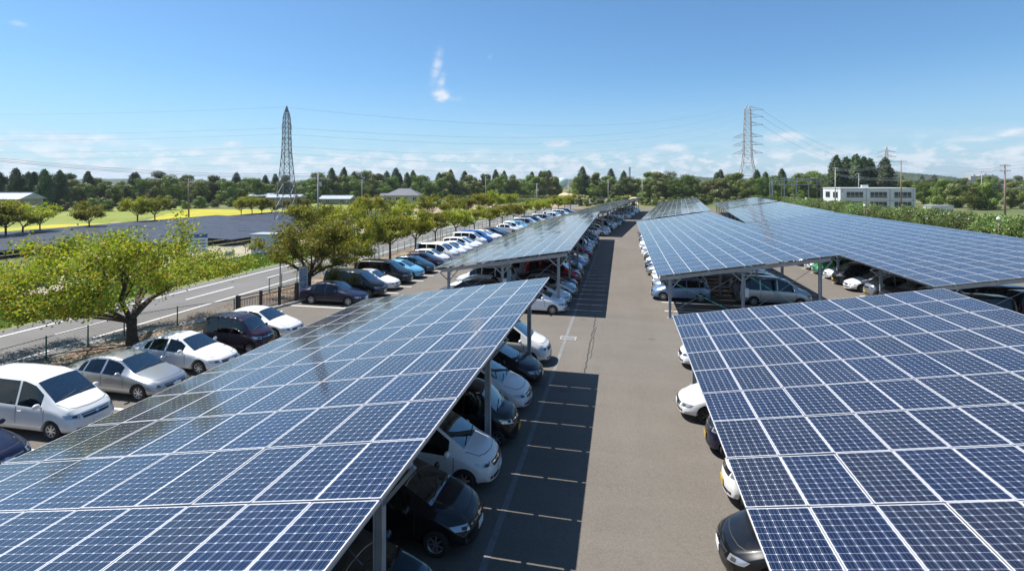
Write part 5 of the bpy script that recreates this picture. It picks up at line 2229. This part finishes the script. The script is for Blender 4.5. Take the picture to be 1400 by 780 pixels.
# long white building on the right
bx, by, bw, bd, bh = 65.0, 175.0, 20.0, 14.0, 6.5
rt = empty('office_building', (bx, by, 0))
tag(rt, 'long white flat-roofed building with three window groups behind the oleanders', 'building')
mb = MB()
mb.box(0, bw, 0, bd, 0, bh)
mb.build('wall', M_white, rt)
mb = MB()
mb.box(-.15, bw + .15, -.15, bd + .15, bh + .003, bh + .22)
mb.build('parapet', M_white, rt)
for k in range(3):
    for z0 in (3.8, .9):
        x0 = 1.6 + k * 6.4
        mb = MB()
        mb.box(x0, x0 + 4.6, -.06, -.004, z0, z0 + 1.75)
        f = mb.build('window', M_frame, rt)
        mb = MB()
        for q in range(4):
            mb.box(x0 + .08 + q * 1.13, x0 + 1.12 + q * 1.13, -.075, -.063, z0 + .5, z0 + 1.67)
            mb.box(x0 + .08 + q * 1.13, x0 + 1.12 + q * 1.13, -.075, -.063, z0 + .07, z0 + .42)
        mb.build('pane', M_wglass, f)
        mb = MB()
        mb.box(x0 - .1, x0 + 4.7, -.2, -.004, z0 - .12, z0 - .004)
        mb.build('sill', M_conc, f)
for k in range(2):
    y0 = 2 + k * 6
    mb = MB()
    mb.box(-.06, -.004, y0, y0 + 3.6, 3.6, 5.5)
    f = mb.build('window', M_frame, rt)
    mb = MB()
    mb.box(-.075, -.063, y0 + .1, y0 + 1.75, 3.7, 5.4)
    mb.box(-.075, -.063, y0 + 1.85, y0 + 3.5, 3.7, 5.4)
    mb.build('pane', M_wglass, f)
for (xx, yy, w_) in ((9.5, 9, 1.8),):
    mb = MB()
    mb.box(xx, xx + w_, yy, yy + 1.0, bh + .23, bh + 1.05)
    mb.build('air_conditioner', M_cab, rt)
for xx in (.6, 7.0, 13.3, 19.4):
    mb = MB()
    mb.tube([(xx, -.09, 0), (xx, -.09, bh - .1)], .06, 6)
    mb.build('drainpipe', M_steel, rt)
mb = MB()
for zz in (2.9,):
    mb.box(-.02, bw + .02, -.07, -.004, zz, zz + .12)
mb.build('string_course', M_conc, rt)
# prefab store
x, y = gz(1283, 128)
rt = empty('prefab_store', (x, y, 0), YAW)
tag(rt, 'small white prefab store with a flat roof behind the oleanders', 'shed')
mb = MB()
mb.box(-2.7, 2.7, -1.3, 1.3, 0, 2.55)
mb.build('wall', M_white, rt)
mb = MB()
mb.box(-2.85, 2.85, -1.45, 1.45, 2.553, 2.7)
mb.build('roof', M_roofm, rt)
mb = MB()
mb.box(-2.0, -1.1, -1.33, -1.304, .05, 2.1)
mb.build('door', M_wglass, rt)

# apartment slabs far right
for i, (px, w, h) in enumerate([(1331, 30, 28), (1346, 40, 31), (1356, 18, 29)]):
    x, y = gz(px, 1500)
    rt = empty('apartment_block', (x, y, 0), YAW)
    tag(rt, f'hazy distant apartment block on the right skyline, {("leftmost", "middle", "rightmost")[i]} of three', 'building')
    mb = MB()
    mb.box(-w / 2, w / 2, -8, 8, 0, h)
    mb.build('wall', M_wall, rt)
    mb = MB()
    mb.box(-3, 3, -3, 3, h + .01, h + 4)
    mb.build('lift_tower', M_wall, rt)
    for k in range(8):
        mb = MB()
        mb.box(-w / 2 + 1, w / 2 - 1, -8.2, -8.02, 2 + k * 3.2, 3.7 + k * 3.2)
        mb.build('window_band', M_wglass, rt)

# gas holder sphere, chimney
x, y = gz(768.5, 700)
rt = empty('gas_holder', (x, y, 0))
tag(rt, 'pale green spherical gas holder rising behind the trees', 'gas holder')
M_gas = pmat('pale_green_paint', (.45, .60, .57), .35)
mb = MB()
mb.sphere((0, 0, 8.6), 6.9, 32, 20)
mb.build('sphere', M_gas, rt)
for k in range(10):
    a = 2 * math.pi * k / 10
    mb = MB()
    mb.tube([(6.6 * math.cos(a), 6.6 * math.sin(a), 0), (6.6 * math.cos(a), 6.6 * math.sin(a), 8.6)], .3, 6)
    mb.build('leg', M_gas, rt)
x, y = gz(861, 1000)
rt = empty('chimney', (x, y, 0))
tag(rt, 'tall slender grey chimney on the skyline at the end of the aisle', 'chimney')
mb = MB()
mb.box(-1.9, 1.9, -1.9, 1.9, 0, 37.5)
mb.build('shaft', M_cab, rt)
mb = MB()
mb.box(-2.1, 2.1, -2.1, 2.1, 37.51, 38.3)
mb.build('cap', M_conc, rt)
x, y = gz(866, 990)
rt = empty('plant_hall', (x, y, 0), YAW)
tag(rt, 'low pale industrial hall beside the distant chimney', 'building')
mb = MB()
mb.box(-16, 22, -8, 8, 0, 9.5)
mb.build('wall', M_cab, rt)
mb = MB()
mb.box(-22, -6, -9.5, -8.1, 9.2, 10.5)
mb.build('canopy', M_steel, rt)

# substation gantry
x0_, y0_ = gz(1056, 222)
x1_, y1_ = gz(1140, 214)
rt = empty('substation_gantry', (x0_, y0_, 0))
tag(rt, 'steel substation gantry of posts and beams before the wood right of the pylon', 'gantry')
for rr in (0, 9):
    dv = Vector((x1_ - x0_, y1_ - y0_, 0))
    nv_ = Vector((-dv.y, dv.x, 0)).normalized() * rr
    for k in range(6):
        q = dv * k / 5 + nv_
        mb = MB()
        mb.bar(q, q + Vector((0, 0, 10.2)), .3)
        for z in range(9):
            mb.bar(q + Vector((-.25, 0, z)), q + Vector((.25, 0, z + 1)), .08)
        mb.build('post', M_steel, rt)
    for z in (9.2, 10.0, 7.5):
        mb = MB()
        mb.bar(nv_ + Vector((0, 0, z)), nv_ + dv + Vector((0, 0, z)), .25)
        mb.build('beam', M_steel, rt)

# sand pile and grassy bank at the end of the lot
def mound(name, px, zc, w, d, h, mat, seed=0, kind=True):
    x, y = gz(px, zc)
    n = 24
    mb = MB()
    vs_ = []
    for j in range(n + 1):
        for i in range(n + 1):
            a, b_ = i / n * 2 - 1, j / n * 2 - 1
            r_ = min(1, math.hypot(a, b_))
            z = h * (math.cos(r_ * math.pi) * .5 + .5) * (1 + .15 * math.sin(a * 7 + seed) * math.cos(b_ * 6))
            vs_.append((a * w / 2, b_ * d / 2, z + .02))
    mb.add(vs_, [(j * (n + 1) + i, j * (n + 1) + i + 1, (j + 1) * (n + 1) + i + 1, (j + 1) * (n + 1) + i) for j in range(n) for i in range(n)], 0, True)
    o = mb.build(name, mat, None, (x, y, 0), YAW)
    struct(o)


mound('grassy_bank', 873, 330, 70, 60, 9.5, M_grassl, 1)
mound('sand_pile', 868, 205, 16, 12, 2.3, M_sand, 2)
mound('sand_pile', 776, 280, 20, 12, 3.0, M_sand, 4)

# distant wooded hills
M_hill = noisy('far_woods', (.022, .045, .018), (.045, .075, .028), .02, .95, c3=(.035, .05, .02), s3=.006)


def hill(px0, px1, zc, prof, depth=260, seed=0):
    r = random.Random(seed)
    mb = MB()
    n = 160
    rows = 9
    vs_ = []
    for j in range(rows):
        t = j / (rows - 1)
        zz = zc + depth * t
        for i in range(n + 1):
            px = px0 + (px1 - px0) * i / n
            x, y = gz(px, zz)
            f = math.sin(math.pi * min(1, t * 1.15 + .0)) if t < .87 else 0
            top = CAMH + lerpn(prof, px) * zc / FPX
            edge = min(1, i / 8, (n - i) / 8)
            z = top * f * edge + (r.uniform(-1.6, 1.6) * zc / 1600 if 0 < t < 1 else 0)
            vs_.append((x, y, max(z, -.5) if t > 0 else -.5))
    mb.add(vs_, [(j * (n + 1) + i, j * (n + 1) + i + 1, (j + 1) * (n + 1) + i + 1, (j + 1) * (n + 1) + i) for j in range(rows - 1) for i in range(n)], 0, True)
    struct(mb.build('hill', M_hill))


hill(-300, 480, 1500, [(-300, 6), (60, 5), (140, 6), (210, 5.5), (240, 3), (265, 5), (300, 2), (330, 4.5), (360, 3), (480, 2)], seed=1)
hill(380, 900, 2200, [(380, 3), (500, 4), (560, 3), (700, 4), (745, 6), (900, 3)], seed=2)
hill(860, 1120, 1500, [(860, 2), (925, 8), (945, 11), (965, 8), (1120, 4)], seed=3)
hill(1180, 1335, 900, [(1180, 8), (1215, 19), (1240, 16), (1270, 13), (1300, 10), (1335, 3)], seed=4)
hill(1290, 1700, 2600, [(1290, 2), (1320, 7), (1400, 6), (1700, 5)], seed=5)

# ------------------------------------------------------------------ air
mb = MB()
mb.box(-4100, 4100, -400, 4300, -1.0, 75)
hz = mb.build('haze', [])
hm = bpy.data.materials.new('thin_air')
hm.use_nodes = True
nt_clear(hm.node_tree)
hb_ = NB(hm.node_tree)
vol = hb_.n('ShaderNodeVolumePrincipled', {'Color': (.80, .88, 1.0), 'Density': .00012, 'Anisotropy': .3})
mo = hb_.n('ShaderNodeOutputMaterial')
hm.node_tree.links.new(vol.outputs[0], mo.inputs['Volume'])
hz.data.materials.append(hm)
hz['kind'] = 'stuff'
